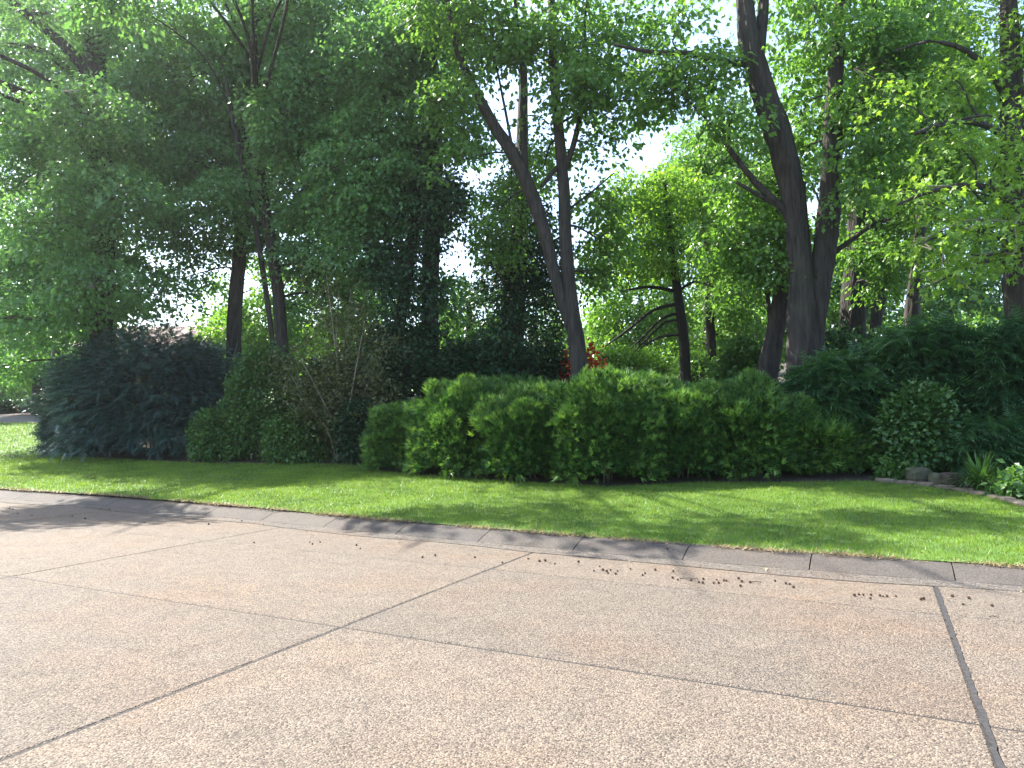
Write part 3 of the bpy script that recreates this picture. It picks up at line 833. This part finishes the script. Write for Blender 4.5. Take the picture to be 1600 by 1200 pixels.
# sunny trees farther back, behind the clearing
FARG = 'sunny trees behind the garden wood'
far_specs = [
    ('broad pale green tree in full sun seen between the forked tree and the massive maple', 36, (1000, 610, 14), [(1000, 480, 70, 60), (960, 540, 60, 50), (1040, 540, 70, 60), (1010, 400, 60, 50), (1030, 320, 50, 50), (950, 470, 40, 50), (1080, 450, 60, 60)], 'far_bright'),
    ('tall pale tree with a thinning bronze top behind the broad sunny tree', 42, (1100, 610, 12), [(1100, 260, 60, 50), (1080, 210, 40, 30, 0, .6), (1130, 330, 60, 60), (1060, 330, 50, 50), (1150, 440, 60, 60), (1120, 550, 80, 50)], 'far_bright'),
    ('low bright lime green tree seen past the bare trunks at the left', 38, (372, 610, 10), [(350, 500, 50, 34), (400, 490, 50, 40), (430, 530, 50, 40), (340, 445, 30, 22, 0, .7), (440, 450, 50, 36, 0, .8), (400, 420, 30, 22, 0, .6), (480, 500, 50, 40), (470, 550, 60, 34), (380, 550, 60, 34)], 'far_bright'),
    ('mid green tree filling the gap behind the dark ivy-wrapped trunk', 33, (730, 620, 14), [(720, 520, 60, 50), (760, 560, 60, 50), (700, 570, 60, 40), (735, 460, 36, 26, 0, .8), (800, 470, 50, 40), (860, 500, 40, 50)], 'maple'),
    ('shaded green tree behind the tan-barked trunk and the hemlocks', 30, (1480, 600, 18), [(1480, 420, 90, 60), (1400, 460, 80, 50), (1550, 440, 80, 60), (1460, 330, 90, 50), (1560, 340, 80, 60), (1500, 250, 80, 60), (1350, 420, 50, 50)], 'maple_blue'),
    ('rounded tree behind the grey leaning trunk', 31, (1180, 600, 12), [(1190, 520, 60, 60), (1240, 480, 60, 50), (1300, 480, 60, 60), (1270, 380, 60, 50), (1320, 400, 50, 50)], 'maple'),
    ('soft green tree far behind the tall tree at the lawn end', 40, (60, 600, 16), [(40, 520, 80, 50), (110, 540, 70, 50), (-40, 480, 90, 80), (60, 440, 80, 50), (10, 580, 60, 24)], 'maple_blue'),
    ('tall tree far behind the thick hidden trunk at the lawn end', 33, (90, 600, 20), [(80, 80, 120, 80), (50, 240, 110, 80), (230, 110, 110, 80), (210, 260, 90, 60), (90, 380, 110, 60), (100, 0, 140, 60)], 'maple_blue'),
    ('tall tree far behind the thin two-stemmed tree', 34, (540, 600, 18), [(450, 80, 110, 80), (590, 190, 110, 80), (470, 220, 90, 70), (640, 70, 100, 80), (540, 330, 100, 50), (650, 320, 60, 50), (380, 280, 60, 50)], 'maple_blue'),
    ('tall tree far behind the massive forked maple', 34, (1320, 600, 20), [(1250, 250, 70, 60), (1300, 120, 80, 70), (1420, 60, 90, 70), (1520, 150, 90, 70), (1400, 210, 70, 60)], 'maple'),
    ('small shaded tree behind the bronze twiggy shrub', 30, (560, 610, 12), [(540, 520, 60, 40), (600, 540, 60, 50), (520, 450, 50, 30, 0, .8), (600, 450, 60, 40)], 'maple'),
]
for k, (lab, Y, tr, bl, lf) in enumerate(far_specs):
    make_tree('far_tree', lab, Y, [[tr, (tr[0] + 3, tr[1] - 100, tr[2] * .8), (tr[0], tr[1] - 150, tr[2] * .45)]], bl, leaf=lf, size=.22, lai=.42, seed=60 + k, per=26, twigs=False, group=FARG, spray_r=.6)

# the wood beyond, one distant mass of leaves
def distant_wood():
    r = np.random.default_rng(5)
    pos, tint = [], []
    for (u0, u1, Y, top) in ((-200, 230, 62, 560), (330, 520, 64, 500), (520, 1000, 66, 520), (1000, 1800, 60, 470)):
        n = int((u1 - u0) * 16)
        u = r.uniform(u0, u1, n)
        crest = top + 22 * np.sin(u / 31.) + 14 * np.sin(u / 13. + 1)
        v_ = crest + (640 - crest) * r.uniform(0, 1, n) ** 1.2
        yy = Y + r.uniform(-4, 4, n)
        pos += [P(a, b, c) for a, b, c in zip(u, v_, yy)]
        tint += list(np.clip(.5 + .3 * np.sin(u / 17.) + r.normal(0, .2, n), 0, 1))
    pos = np.array(pos)
    n = len(pos)
    o = leaf_cloud('distant_wood', pos, r.normal(0, 1, (n, 3)), r.normal(0, .6, (n, 3)) + [0, -.3, 1], r.uniform(.5, .9, n), LEAF, M['far_bright'], np.array(tint), None)
    tag(o, 'distant green wood seen low between the trunks', 'wood')


distant_wood()

# ------------------------------------------------------------------ shrubs
def lobes(d, r, n=26, amp=.2, width=.22):
    L = unit(r.normal(0, 1, (n, 3)) + [0, 0, .3])
    g = np.exp(-(1 - d @ L.T) / (width ** 2)) * r.uniform(.4, 1, n)
    return 1 + amp * (g.max(1) - .45)


def stems_for(c, gz_, r3, n, r, mat, root, rad=.018, reach=.8):
    out = []
    for k in range(n):
        a = r.uniform(0, 2 * np.pi)
        b0 = np.array([c[0] + r.normal(0, .12 * r3[0]), c[1] + r.normal(0, .12 * r3[1]), gz_ - .05])
        tip = np.array([c[0] + math.cos(a) * r3[0] * reach * r.uniform(.3, .9), c[1] + math.sin(a) * r3[1] * reach * r.uniform(.3, .9), c[2] + r3[2] * r.uniform(.1, .7)])
        mid = b0 * .5 + tip * .5 + np.array([*(r.normal(0, .08, 2) - (tip - b0)[:2] * .15), 0])
        pth = smooth_path(np.array([[*b0, rad], [*mid, rad * .7], [*tip, rad * .25]]), .2)
        v, f = tube(pth, 5, .03, r)
        new_obj('stem', np_mesh('stem', v, f, M[mat], smooth=True), root)


def mound(name, label, base, r3, n, style, mat, seed, group=None, amp=.2, cat='shrub', stem='twig', n_stem=5, size=1.0, zc=.45, fill=.35, shell=.22, lob=26, width=.22):
    """a bush: shoots all over a lobed mound, thinner inside; base = ground point, r3 = half sizes"""
    r = np.random.default_rng(seed)
    gz_ = float(zxy(base[0], base[1]))
    root = thing(name, label, cat, (base[0], base[1], gz_), group)
    c = np.array([base[0], base[1], gz_ + r3[2] * 2 * zc])
    R = np.array([r3[0], r3[1], r3[2] * 2 * (1 - zc)])
    d = unit(r.normal(0, 1, (n, 3)))
    down = d[:, 2] < 0
    lob_ = lobes(d, r, lob, amp, width)
    k = np.where(r.uniform(0, 1, n) < fill, r.uniform(.45, .9, n), 1 - np.abs(r.normal(0, shell * .4, n)))
    Rn = np.tile(R, (n, 1))
    Rn[down, 2] = r3[2] * 2 * zc
    # below the waist the bush goes straight down like a skirt
    dd = d.copy()
    hor = np.linalg.norm(d[:, :2], axis=1, keepdims=True)
    skirt = np.concatenate([d[:, :2] / np.maximum(hor, 1e-3) * (1 - .12 * r.uniform(0, 1, (n, 1))), -r.uniform(0, 1, (n, 1))], 1)
    dd[down] = skirt[down]
    pos = c + dd * Rn * (lob_ * k)[:, None]
    pos[:, 2] = np.maximum(pos[:, 2], gz_ + .03 + r.uniform(0, .1, n))
    nrm = unit(dd / Rn)
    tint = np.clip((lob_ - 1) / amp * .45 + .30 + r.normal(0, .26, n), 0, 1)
    if style == 'burst':
        ax_ = nrm + np.array([0, 0, .75]) + r.normal(0, .3, (n, 3))
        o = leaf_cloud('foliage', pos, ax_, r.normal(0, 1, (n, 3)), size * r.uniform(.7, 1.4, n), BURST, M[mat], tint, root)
    elif style == 'frond':
        out = nrm * [1, 1, .2] + np.array([0, 0, -.22]) + r.normal(0, .35, (n, 3)) * [1, 1, .8]
        o = leaf_cloud('foliage', pos, out, np.array([0, 0, 1]) + nrm * .45 + r.normal(0, .45, (n, 3)), size * r.uniform(.16, .36, n), FROND, M[mat], tint, root)
    else:
        m = 7
        p = np.repeat(pos, m, 0) + r.normal(0, .09 * size, (n * m, 3))
        nn = np.repeat(nrm, m, 0) * .6 + np.array([0, 0, .6]) + r.normal(0, .5, (n * m, 3))
        o = leaf_cloud('foliage', p, np.repeat(nrm, m, 0) + r.normal(0, .6, (n * m, 3)) + [0, 0, -.2], nn, size * r.uniform(.06, .13, n * m), LEAF, M[mat], np.repeat(tint, m) * .7 + r.uniform(0, .3, n * m), root)
    stems_for(c, gz_, R, n_stem, r, stem, root)
    return root


def bush(name, label, cx, by, hw, top, style, mat, seed, n, depth=.8, **kw):
    """cx, by: middle of the foot line in the photograph; hw: half width px; top: y of the top"""
    q = on_ground(cx, by)
    Y = q[1]
    rx = hw * Y / FPX
    ry = rx * depth
    base = q + np.array([q[0] / Y * ry, ry, 0])
    gz_ = float(zxy(base[0], base[1]))
    h = P(cx, top, base[1] - .3 * ry)[2] - gz_
    return mound(name, label, base, (rx, ry, h / 2), n, style, mat, seed, **kw)


HG = 'rounded yew bushes of the low hedge'
HL = ['light green yew bush at the hedge end beside the narrow dark shrub', 'light green yew bush of the low hedge in front of the ivy-hung tree',
      'light green yew bush of the low hedge in front of the ivy-wrapped trunk', 'light green yew bush of the low hedge in front of the bare forked tree',
      'light green yew bush of the low hedge in front of the slim drooping tree', 'light green yew bush of the low hedge in front of the grey leaning trunk',
      'last light green yew bush of the low hedge, touching the feathery hemlock']
for k, (cx, by, hw, top) in enumerate([(640, 740, 74, 634), (730, 750, 92, 598), (840, 758, 100, 606), (950, 764, 108, 580), (1062, 758, 98, 600), (1165, 757, 108, 594), (1285, 750, 88, 628)]):
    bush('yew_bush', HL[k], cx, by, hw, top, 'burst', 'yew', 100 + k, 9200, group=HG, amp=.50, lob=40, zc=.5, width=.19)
# second row filling the depth of the hedge
for k, (cx, hw, top, Y) in enumerate([(800, 110, 585, 16.6), (1000, 120, 588, 16.2), (1180, 100, 600, 16.0)]):
    b = P(cx, 655, Y)
    gz_ = float(zxy(b[0], b[1]))
    mound('yew_bush', ['back-row yew bush in front of the dark ivy-wrapped trunk', 'back-row yew bush below the drooping twigs of the slim tree', 'back-row yew bush at the foot of the grey leaning trunk'][k], b, (hw * Y / FPX, 1.2, (P(cx, top, Y)[2] - gz_) / 2), 3600, 'burst', 'yew', 120 + k, group='back row of the yew hedge', amp=.22)

bush('hemlock_shrub', 'broad dark blue-shaded layered hemlock at the end of the shrub bed', 235, 722, 172, 512, 'frond', 'dark_yew', 131, 11500, depth=.55, amp=.3, size=1.25, fill=.5, n_stem=7)
bush('hemlock_shrub', 'pale-tipped hemlock spreading over the lawn corner by the grey rock', 135, 716, 80, 572, 'frond', 'dark_yew', 132, 3800, depth=.7, amp=.3, size=1.15, fill=.4)
bush('leafy_shrub', 'mid green leafy shrub between the blue-shaded hemlock and the bronze shrub', 412, 722, 62, 535, 'leaf', 'shrub', 133, 2200, depth=.8, amp=.34, size=1.0)
bush('leafy_shrub', 'low green box shrub at the foot of the blue-shaded hemlock', 342, 724, 48, 640, 'leaf', 'shrub', 134, 1500, depth=.8, amp=.25, size=.8)
bush('leafy_shrub', 'low dark green shrub under the bronze twiggy shrub', 470, 726, 60, 645, 'leaf', 'shrub', 135, 1700, depth=.7, amp=.3, size=.9)
bush('leafy_shrub', 'narrow dark shrub beside the end of the yew hedge', 560, 728, 32, 630, 'leaf', 'ivy', 136, 900, depth=.9, amp=.3, size=.9)

# bronze twiggy shrub with pale stems showing
def twiggy_shrub():
    r = np.random.default_rng(140)
    q = on_ground(535, 724)
    Y = q[1] + .5
    base = P(535, 700, Y)
    gz_ = float(zxy(base[0], base[1]))
    root = thing('twiggy_shrub', 'tall bronze-leaved twiggy shrub with bare pale stems at the hedge end', 'shrub', (base[0], base[1], gz_))
    pos = []
    for (u0, v0, u1, v1, u2, v2, w) in ((528, 720, 520, 660, 470, 560, 5), (532, 720, 528, 640, 525, 480, 5), (538, 720, 538, 620, 548, 450, 5), (530, 722, 515, 650, 500, 590, 4), (540, 720, 552, 660, 590, 560, 4), (536, 722, 545, 640, 570, 500, 4), (526, 722, 510, 670, 460, 610, 4), (542, 722, 560, 680, 600, 620, 3), (534, 722, 530, 600, 510, 430, 4), (525, 722, 490, 650, 440, 560, 3), (545, 600, 575, 570, 605, 540, 2)):
        dy = r.normal(0, .5)
        pth = np.array([[*P(u0, v0, Y), w * Y / FPX / 2], [*P(u1, v1, Y + dy * .5), w * .8 * Y / FPX / 2], [*P(u2, v2, Y + dy), .005]])
        pth[0, 2] = gz_ - .05
        pth = smooth_path(pth, .15)
        v, f = tube(pth, 5, .03, r)
        new_obj('stem', np_mesh('stem', v, f, M['pale_twig'], smooth=True), root)
        n = len(pth)
        for _ in range(80):
            a = pth[r.integers(int(n * .3), n)][:3]
            pos.append(a + r.normal(0, .32, 3) * [1, 1, .7])
    pos = np.array(pos)
    m = 11
    p = np.repeat(pos, m, 0) + r.normal(0, .11, (len(pos) * m, 3))
    n = len(p)
    leaf_cloud('foliage', p, r.normal(0, 1, (n, 3)), np.array([0, 0, .8]) + r.normal(0, .5, (n, 3)), r.uniform(.06, .115, n), LEAF, M['bronze'], r.uniform(0, 1, n), root)


twiggy_shrub()

# right-hand bed: layered hemlocks, a lighter sprig, leafy undershrubs
HK = 'hemlock_shrub'
bush(HK, 'feathery dark green hemlock leaning over the end of the yew hedge', 1330, 740, 115, 545, 'frond', 'hemlock', 150, 5200, depth=.6, amp=.3, size=1.35, fill=.4)
bush(HK, 'tall dark green layered hemlock behind the mossy rocks', 1470, 738, 130, 492, 'frond', 'hemlock', 151, 7000, depth=.6, amp=.3, size=1.35, fill=.4)
bush(HK, 'dark green hemlock above the strap-leaved clump', 1600, 742, 110, 480, 'frond', 'hemlock', 152, 6000, depth=.7, amp=.3, size=1.35, fill=.4)
bush('leafy_shrub', 'lighter small-leaved shrub growing above the mossy rocks', 1440, 750, 56, 605, 'leaf', 'strap', 153, 1300, depth=.6, amp=.55, size=.95, fill=.3)
bush('leafy_shrub', 'low feathery shrub behind the strap-leaved clump', 1555, 752, 70, 650, 'frond', 'hemlock', 154, 1800, depth=.7, amp=.4, size=1.1)
bush('leafy_shrub', 'small pale broad-leaved plant at the end of the stone edging', 1594, 782, 22, 748, 'leaf', 'shrub', 155, 160, depth=1, amp=.3, size=1.1, n_stem=2)
bush('leafy_shrub', 'small ground plant beside the mossy rocks', 1404, 752, 26, 730, 'leaf', 'shrub', 156, 160, depth=.6, amp=.3, size=1.0, n_stem=2)

# shrubs deeper in the wood
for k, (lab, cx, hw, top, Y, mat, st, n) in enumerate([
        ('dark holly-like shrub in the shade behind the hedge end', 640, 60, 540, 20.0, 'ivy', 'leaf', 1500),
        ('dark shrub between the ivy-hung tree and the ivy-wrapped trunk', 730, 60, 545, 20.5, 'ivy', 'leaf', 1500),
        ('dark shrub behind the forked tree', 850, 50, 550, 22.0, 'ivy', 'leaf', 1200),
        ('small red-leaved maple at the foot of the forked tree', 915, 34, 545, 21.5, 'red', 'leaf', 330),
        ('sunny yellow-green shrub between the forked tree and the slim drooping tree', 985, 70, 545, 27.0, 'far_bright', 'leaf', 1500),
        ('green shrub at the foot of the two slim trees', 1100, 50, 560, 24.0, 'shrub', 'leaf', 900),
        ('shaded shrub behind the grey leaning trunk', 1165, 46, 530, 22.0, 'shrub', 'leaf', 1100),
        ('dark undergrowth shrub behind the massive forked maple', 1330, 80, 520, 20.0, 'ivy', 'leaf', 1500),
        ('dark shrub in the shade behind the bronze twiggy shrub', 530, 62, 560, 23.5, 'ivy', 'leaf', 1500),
        ('shaded shrub rising behind the blue-shaded hemlock', 300, 70, 530, 25.0, 'shrub', 'leaf', 1300)]):
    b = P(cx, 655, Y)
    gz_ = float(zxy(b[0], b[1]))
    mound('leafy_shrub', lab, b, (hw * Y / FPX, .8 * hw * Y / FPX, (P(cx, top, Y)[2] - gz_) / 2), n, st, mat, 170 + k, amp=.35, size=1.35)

# ------------------------------------------------------------------ strap-leaved clump, rocks, edging
def strap_clump():
    r = np.random.default_rng(200)
    q = on_ground(1532, 768)
    q[2] = float(zxy(q[0], q[1]))
    root = thing('strap_leaf_plant', 'arching strap-leaved green clump behind the stone edging', 'plant', q)
    V, Fc, off = [], [], 0
    for k in range(330):
        a = r.uniform(0, 2 * np.pi)
        L = r.uniform(.45, .85)
        lean = r.uniform(.25, 1.0)
        b0 = q + np.array([math.cos(a) * .10 * r.uniform(), math.sin(a) * .10 * r.uniform(), -.01])
        w = r.uniform(.014, .024)
        side = np.array([-math.sin(a), math.cos(a), 0])
        for j in range(6):
            t = j / 5
            c = b0 + np.array([math.cos(a), math.sin(a), 0]) * L * lean * t ** 1.5 * .85 + np.array([0, 0, 1]) * L * (t * (1.15 - .35 * lean) - .75 * lean * t ** 2.4)
            c[2] = max(c[2], q[2] + .012)
            ww = w * (1 - t ** 3) * .5 + .0008
            V += [c - side * ww, c + side * ww]
        for j in range(5):
            Fc.append([off + 2 * j, off + 2 * j + 1, off + 2 * j + 3, off + 2 * j + 2])
        off += 12
    new_obj('leaf_blade', np_mesh('leaf_blade', V, np.array(Fc), M['strap'], np.repeat(r.uniform(0, 1, 330), 5), smooth=True), root, kind='stuff')


strap_clump()


def rock_mesh(name, c, r3, mat, seed, boxy=.5, rz=0.0):
    r = np.random.default_rng(seed)
    nu, nv = 14, 9
    V = []
    for i_ in range(nv + 1):
        th = math.pi * i_ / nv
        for j in range(nu):
            ph = 2 * math.pi * j / nu
            d = np.array([math.sin(th) * math.cos(ph), math.sin(th) * math.sin(ph), math.cos(th)])
            e = np.sign(d) * np.abs(d) ** (1 - boxy * .6)
            e *= 1 + r.normal(0, .035)
            V.append(e)
    V = np.array(V)
    V[:nu] = V[0]
    V[-nu:] = V[-1]
    V = V * r3
    cr, sr = math.cos(rz), math.sin(rz)
    V = np.stack([V[:, 0] * cr - V[:, 1] * sr, V[:, 0] * sr + V[:, 1] * cr, V[:, 2]], 1) + c
    f = [[a * nu + b, a * nu + (b + 1) % nu, (a + 1) * nu + (b + 1) % nu, (a + 1) * nu + b] for a in range(nv) for b in range(nu)]
    return np_mesh(name, V, np.array(f)[:, ::-1], M[mat], smooth=False)


def rock(label, u, v_, r3, mat, seed, rz=0):
    q = on_ground(u, v_)
    q = q + np.array([0, r3[1] * .8, 0])
    q[2] = float(zxy(q[0], q[1])) + r3[2] * .75
    o = new_obj('rock', rock_mesh('rock', q, np.array(r3), mat, seed, .6, rz))
    tag(o, label, 'rock')


rock('squarish mossy green rock behind the stone edging', 1442, 756, (.20, .18, .15), 'mossy', 210, .1)
rock('small mossy rock beside the squarish mossy rock', 1470, 760, (.12, .12, .12), 'mossy', 211, .5)
rock('reddish brown rock beside the strap-leaved clump', 1492, 762, (.17, .15, .13), 'soil', 212, .3)
rock('flat pale grey rock at the foot of the pale-tipped hemlock', 76, 712, (.36, .3, .16), 'greyrock', 213, .3)

edge = thing('stone_edging', 'low curved edging of flat tan stones between the lawn and the mossy rocks', 'edging', on_ground(1480, 764))
e_pts = [on_ground(u, v_) for (u, v_) in ((1368, 752), (1400, 754), (1432, 757), (1462, 760), (1492, 765), (1520, 770), (1548, 776), (1578, 784), (1612, 794), (1650, 806))]
for k in range(len(e_pts) - 1):
    a, b = e_pts[k], e_pts[k + 1]
    mid = (a + b) / 2
    L = np.linalg.norm((b - a)[:2])
    mid[2] = float(zxy(mid[0], mid[1])) + .015
    me = rock_mesh('stone', mid, np.array([L * .53, .10 + .03 * rng.uniform(), .035 + .015 * rng.uniform()]), 'stone', 220 + k, .85, math.atan2(b[1] - a[1], b[0] - a[0]))
    new_obj('stone', me, edge)

# dark mulch line of low plants and logs at the far lawn edge
far_bed = st_sheet('far_bed', np.linspace(22.8, 60, 30), const(24.2), const(27.4), 6, M['soil'], .03)
new_obj('far_bed', far_bed, kind='structure')
for k, (cx, by, hw, top, mat, lab) in enumerate([(8, 652, 24, 634, 'ivy', 'low dark shrub in the far bed beyond the driveway'), (34, 650, 5, 645, 'red', 'small red-flowered plant in the far bed beyond the driveway'), (56, 650, 16, 638, 'dark_yew', 'low grey-green plant in the far bed beside the red flowers')]):
    q = P(cx, by, 42)
    q[2] = float(zxy(q[0], q[1]))
    mound('low_plant', lab, q, (hw * 42 / FPX, .5, .3 if hw > 6 else .10), 260 if hw > 6 else 14, 'leaf', mat, 240 + k, size=2.0 if hw > 6 else 1.2, n_stem=2)

# ------------------------------------------------------------------ house glimpsed through the leaves
def house():
    c = P(235, 600, 50)
    g = float(zxy(c[0], c[1])) - .2
    root = thing('house', 'low house with a pinkish brown shingled roof glimpsed through the leaves', 'house', (c[0], c[1], g))
    w, d, h, rh = 4.6, 4.0, 2.7, 2.3
    def box(x0, x1, y0, y1, z0, z1):
        v = [(x, y, z) for z in (z0, z1) for y in (y0, y1) for x in (x0, x1)]
        v = np.array(v) + [c[0], c[1], g]
        return v, np.array([[0, 2, 3, 1], [4, 5, 7, 6], [0, 1, 5, 4], [2, 6, 7, 3], [0, 4, 6, 2], [1, 3, 7, 5]])
    v, f = box(-w, w, -d, d, -.5, h)
    new_obj('wall', np_mesh('wall', v, f, M['wall']), root)
    o_ = .5
    rv = np.array([(-w - o_, -d - o_, h - .1), (w + o_, -d - o_, h - .1), (w + o_, 0, h + rh), (-w - o_, 0, h + rh), (-w - o_, d + o_, h - .1), (w + o_, d + o_, h - .1)])
    rv = np.concatenate([rv, rv - [0, 0, .18]]) + [c[0], c[1], g]
    rf = [[0, 1, 2, 3], [3, 2, 5, 4], [7, 6, 9, 8], [8, 9, 10, 11], [0, 6, 7, 1], [4, 5, 11, 10], [0, 3, 9, 6], [3, 4, 10, 9], [1, 7, 8, 2], [2, 8, 11, 5]]
    new_obj('roof', np_mesh('roof', rv, np.array(rf), M['roof']), root)
    for x in (-4, -1.2, 3.6):
        v, f = box(x - .7, x + .7, -d - .05, -d + .05, .9, 2.2)
        wf = new_obj('window', np_mesh('window', v, f, M['trim']), root)
        for dx in (-.33, .33):
            v, f = box(x + dx - .28, x + dx + .28, -d - .07, -d, 1.0, 2.1)
            new_obj('pane', np_mesh('pane', v, f, M['glass']), wf)
    v, f = box(.8, 1.8, -d - .06, -d + .05, .0, 2.1)
    new_obj('door', np_mesh('door', v, f, M['roof']), root)


house()

# ------------------------------------------------------------------ litter on the road
def seed_ball_mesh():
    r = random.Random(3)
    V, Fc = [], []
    R = 1.0
    nv, nu = 5, 8
    for a in range(nv + 1):
        th = math.pi * a / nv
        for b in range(nu):
            ph = 2 * math.pi * b / nu
            k = 1.25 if (a + b) % 2 else .8
            V.append((k * math.sin(th) * math.cos(ph), k * math.sin(th) * math.sin(ph), k * math.cos(th) if 0 < a < nv else math.cos(th)))
    for a in range(nv):
        for b in range(nu):
            Fc.append([a * nu + b, a * nu + (b + 1) % nu, (a + 1) * nu + (b + 1) % nu, (a + 1) * nu + b])
    return np_mesh('seed_ball', V, np.array(Fc)[:, ::-1], M['seed'])


sb = seed_ball_mesh()
balls = [(843, 878), (852, 877), (867, 882), (904, 879), (937, 886), (928, 893), (942, 892), (948, 894), (954, 892), (965, 893), (950, 897), (962, 898), (985, 890), (1008, 897), (1004, 900), (1024, 892), (1052, 894), (1051, 904), (1059, 907),
         (1080, 908), (1092, 911), (1099, 906), (1098, 912), (1120, 907), (1123, 912), (1131, 908), (1135, 909), (1115, 912), (1154, 905), (1159, 910), (1157, 917), (1172, 911), (1211, 909), (1228, 913), (1234, 914), (1240, 919), (1043, 872), (1335, 932), (1342, 930), (1349, 931), (1361, 931), (1375, 932), (1380, 933), (1386, 933), (1400, 933), (1360, 936), (1439, 938), (1443, 937), (1488, 933), (1514, 936), (1505, 946), (1550, 948),
         (15, 795), (28, 803), (50, 806), (113, 807), (133, 811), (158, 796), (171, 796), (226, 817), (317, 810), (326, 820), (378, 815), (397, 849), (484, 848), (488, 851), (500, 848), (557, 853), (563, 858), (660, 872), (680, 869), (742, 872), (785, 880), (825, 874), (20, 796), (78, 766), (90, 766), (138, 771), (160, 770)]
for (u, v_) in balls:
    q = on_ground(u, v_)
    t_ = q[:2] @ ND
    o = new_obj('seed_ball', sb)
    rr = rng.uniform(.009, .0145)
    o.location = (q[0], q[1], max(q[2], 0) + rr * .85)
    if t_ > float(kerb_foot(q[:2] @ UD)):
        o.location[2] = .09 + rr * .8
    o.scale = (rr, rr, rr * .9)
    o.rotation_euler = tuple(rng.uniform(0, 6, 3))
    tag(o, 'small dark brown spiky seed ball lying by the kerb', 'seed ball', 'seed balls scattered along the kerb')
for k, (u0, v0, u1, v1, lab) in enumerate([(1062, 905, 1092, 906, 'thin fallen twig lying among the seed balls'), (1172, 911, 1192, 911, 'short green-brown twig by the kerb foot'), (1546, 965, 1560, 966, 'curled brown leaf stalk beyond the sealed joint')]):
    a, b = on_ground(u0, v0), on_ground(u1, v1)
    pth = smooth_path(np.array([[*(a + [0, 0, .008]), .005], [*((a + b) / 2 + [0, 0.01, .014]), .004], [*(b + [0, 0, .006]), .002]]), .05)
    v, f = tube(pth, 6, .05)
    tag(new_obj('fallen_twig', np_mesh('fallen_twig', v, f, M['twig'], smooth=True)), lab, 'twig')
M['brown_leaf'] = foliage('fallen_leaf', (.10, .06, .03), (.26, .19, .08), .2, .2, (1, 1, 1))
fl = [np_mesh('fallen_leaf', STAR[0] * [1, 1, 3] + rng.normal(0, .05, STAR[0].shape), STAR[1], M['brown_leaf'], [.2 + .3 * k]) for k in range(3)]
for k in range(26):
    s_ = rng.uniform(-1.2, 12)
    t_ = float(kerb_foot(s_)) - abs(rng.normal(0, .45)) - .02
    x, y = st2xy(s_, t_)
    o = new_obj('fallen_leaf', fl[k % 3])
    sz = rng.uniform(.025, .055)
    o.location = (float(x), float(y), .006 + sz * .12)
    o.scale = (sz, sz, sz)
    o.rotation_euler = (rng.uniform(-.3, .3), rng.uniform(-.3, .3), rng.uniform(0, 6.28))
    tag(o, 'small dry fallen leaf lying in the gutter', 'leaf', 'fallen leaves in the gutter')
print('LEAVES', N_LEAVES, 'TRIS', sum(sum(len(p.vertices) - 2 for p in []) or len(m.loops) - 2 * len(m.polygons) for m in bpy.data.meshes))

# ------------------------------------------------------------------ haze added to imitate lens glare
def haze():
    m, nt, out = mat_base('air')
    pv = N(nt, 'ShaderNodeVolumePrincipled', Density=.0005, Anisotropy=.72)
    pv.inputs['Color'].default_value = (.93, .97, 1.0, 1)
    nt.links.new(pv.outputs[0], out.inputs['Volume'])
    v = np.array([(x, y, z) for z in (-1.2, 26) for y in (-30, 110) for x in (-110, 110)], float)
    f = np.array([[0, 2, 3, 1], [4, 5, 7, 6], [0, 1, 5, 4], [2, 6, 7, 3], [0, 4, 6, 2], [1, 3, 7, 5]])
    o = new_obj('haze', np_mesh('haze', v, f, m), kind='stuff')
    tag(o, 'thin added haze imitating lens glare among the trees', 'haze')


HAZE = True
if HAZE:
    haze()
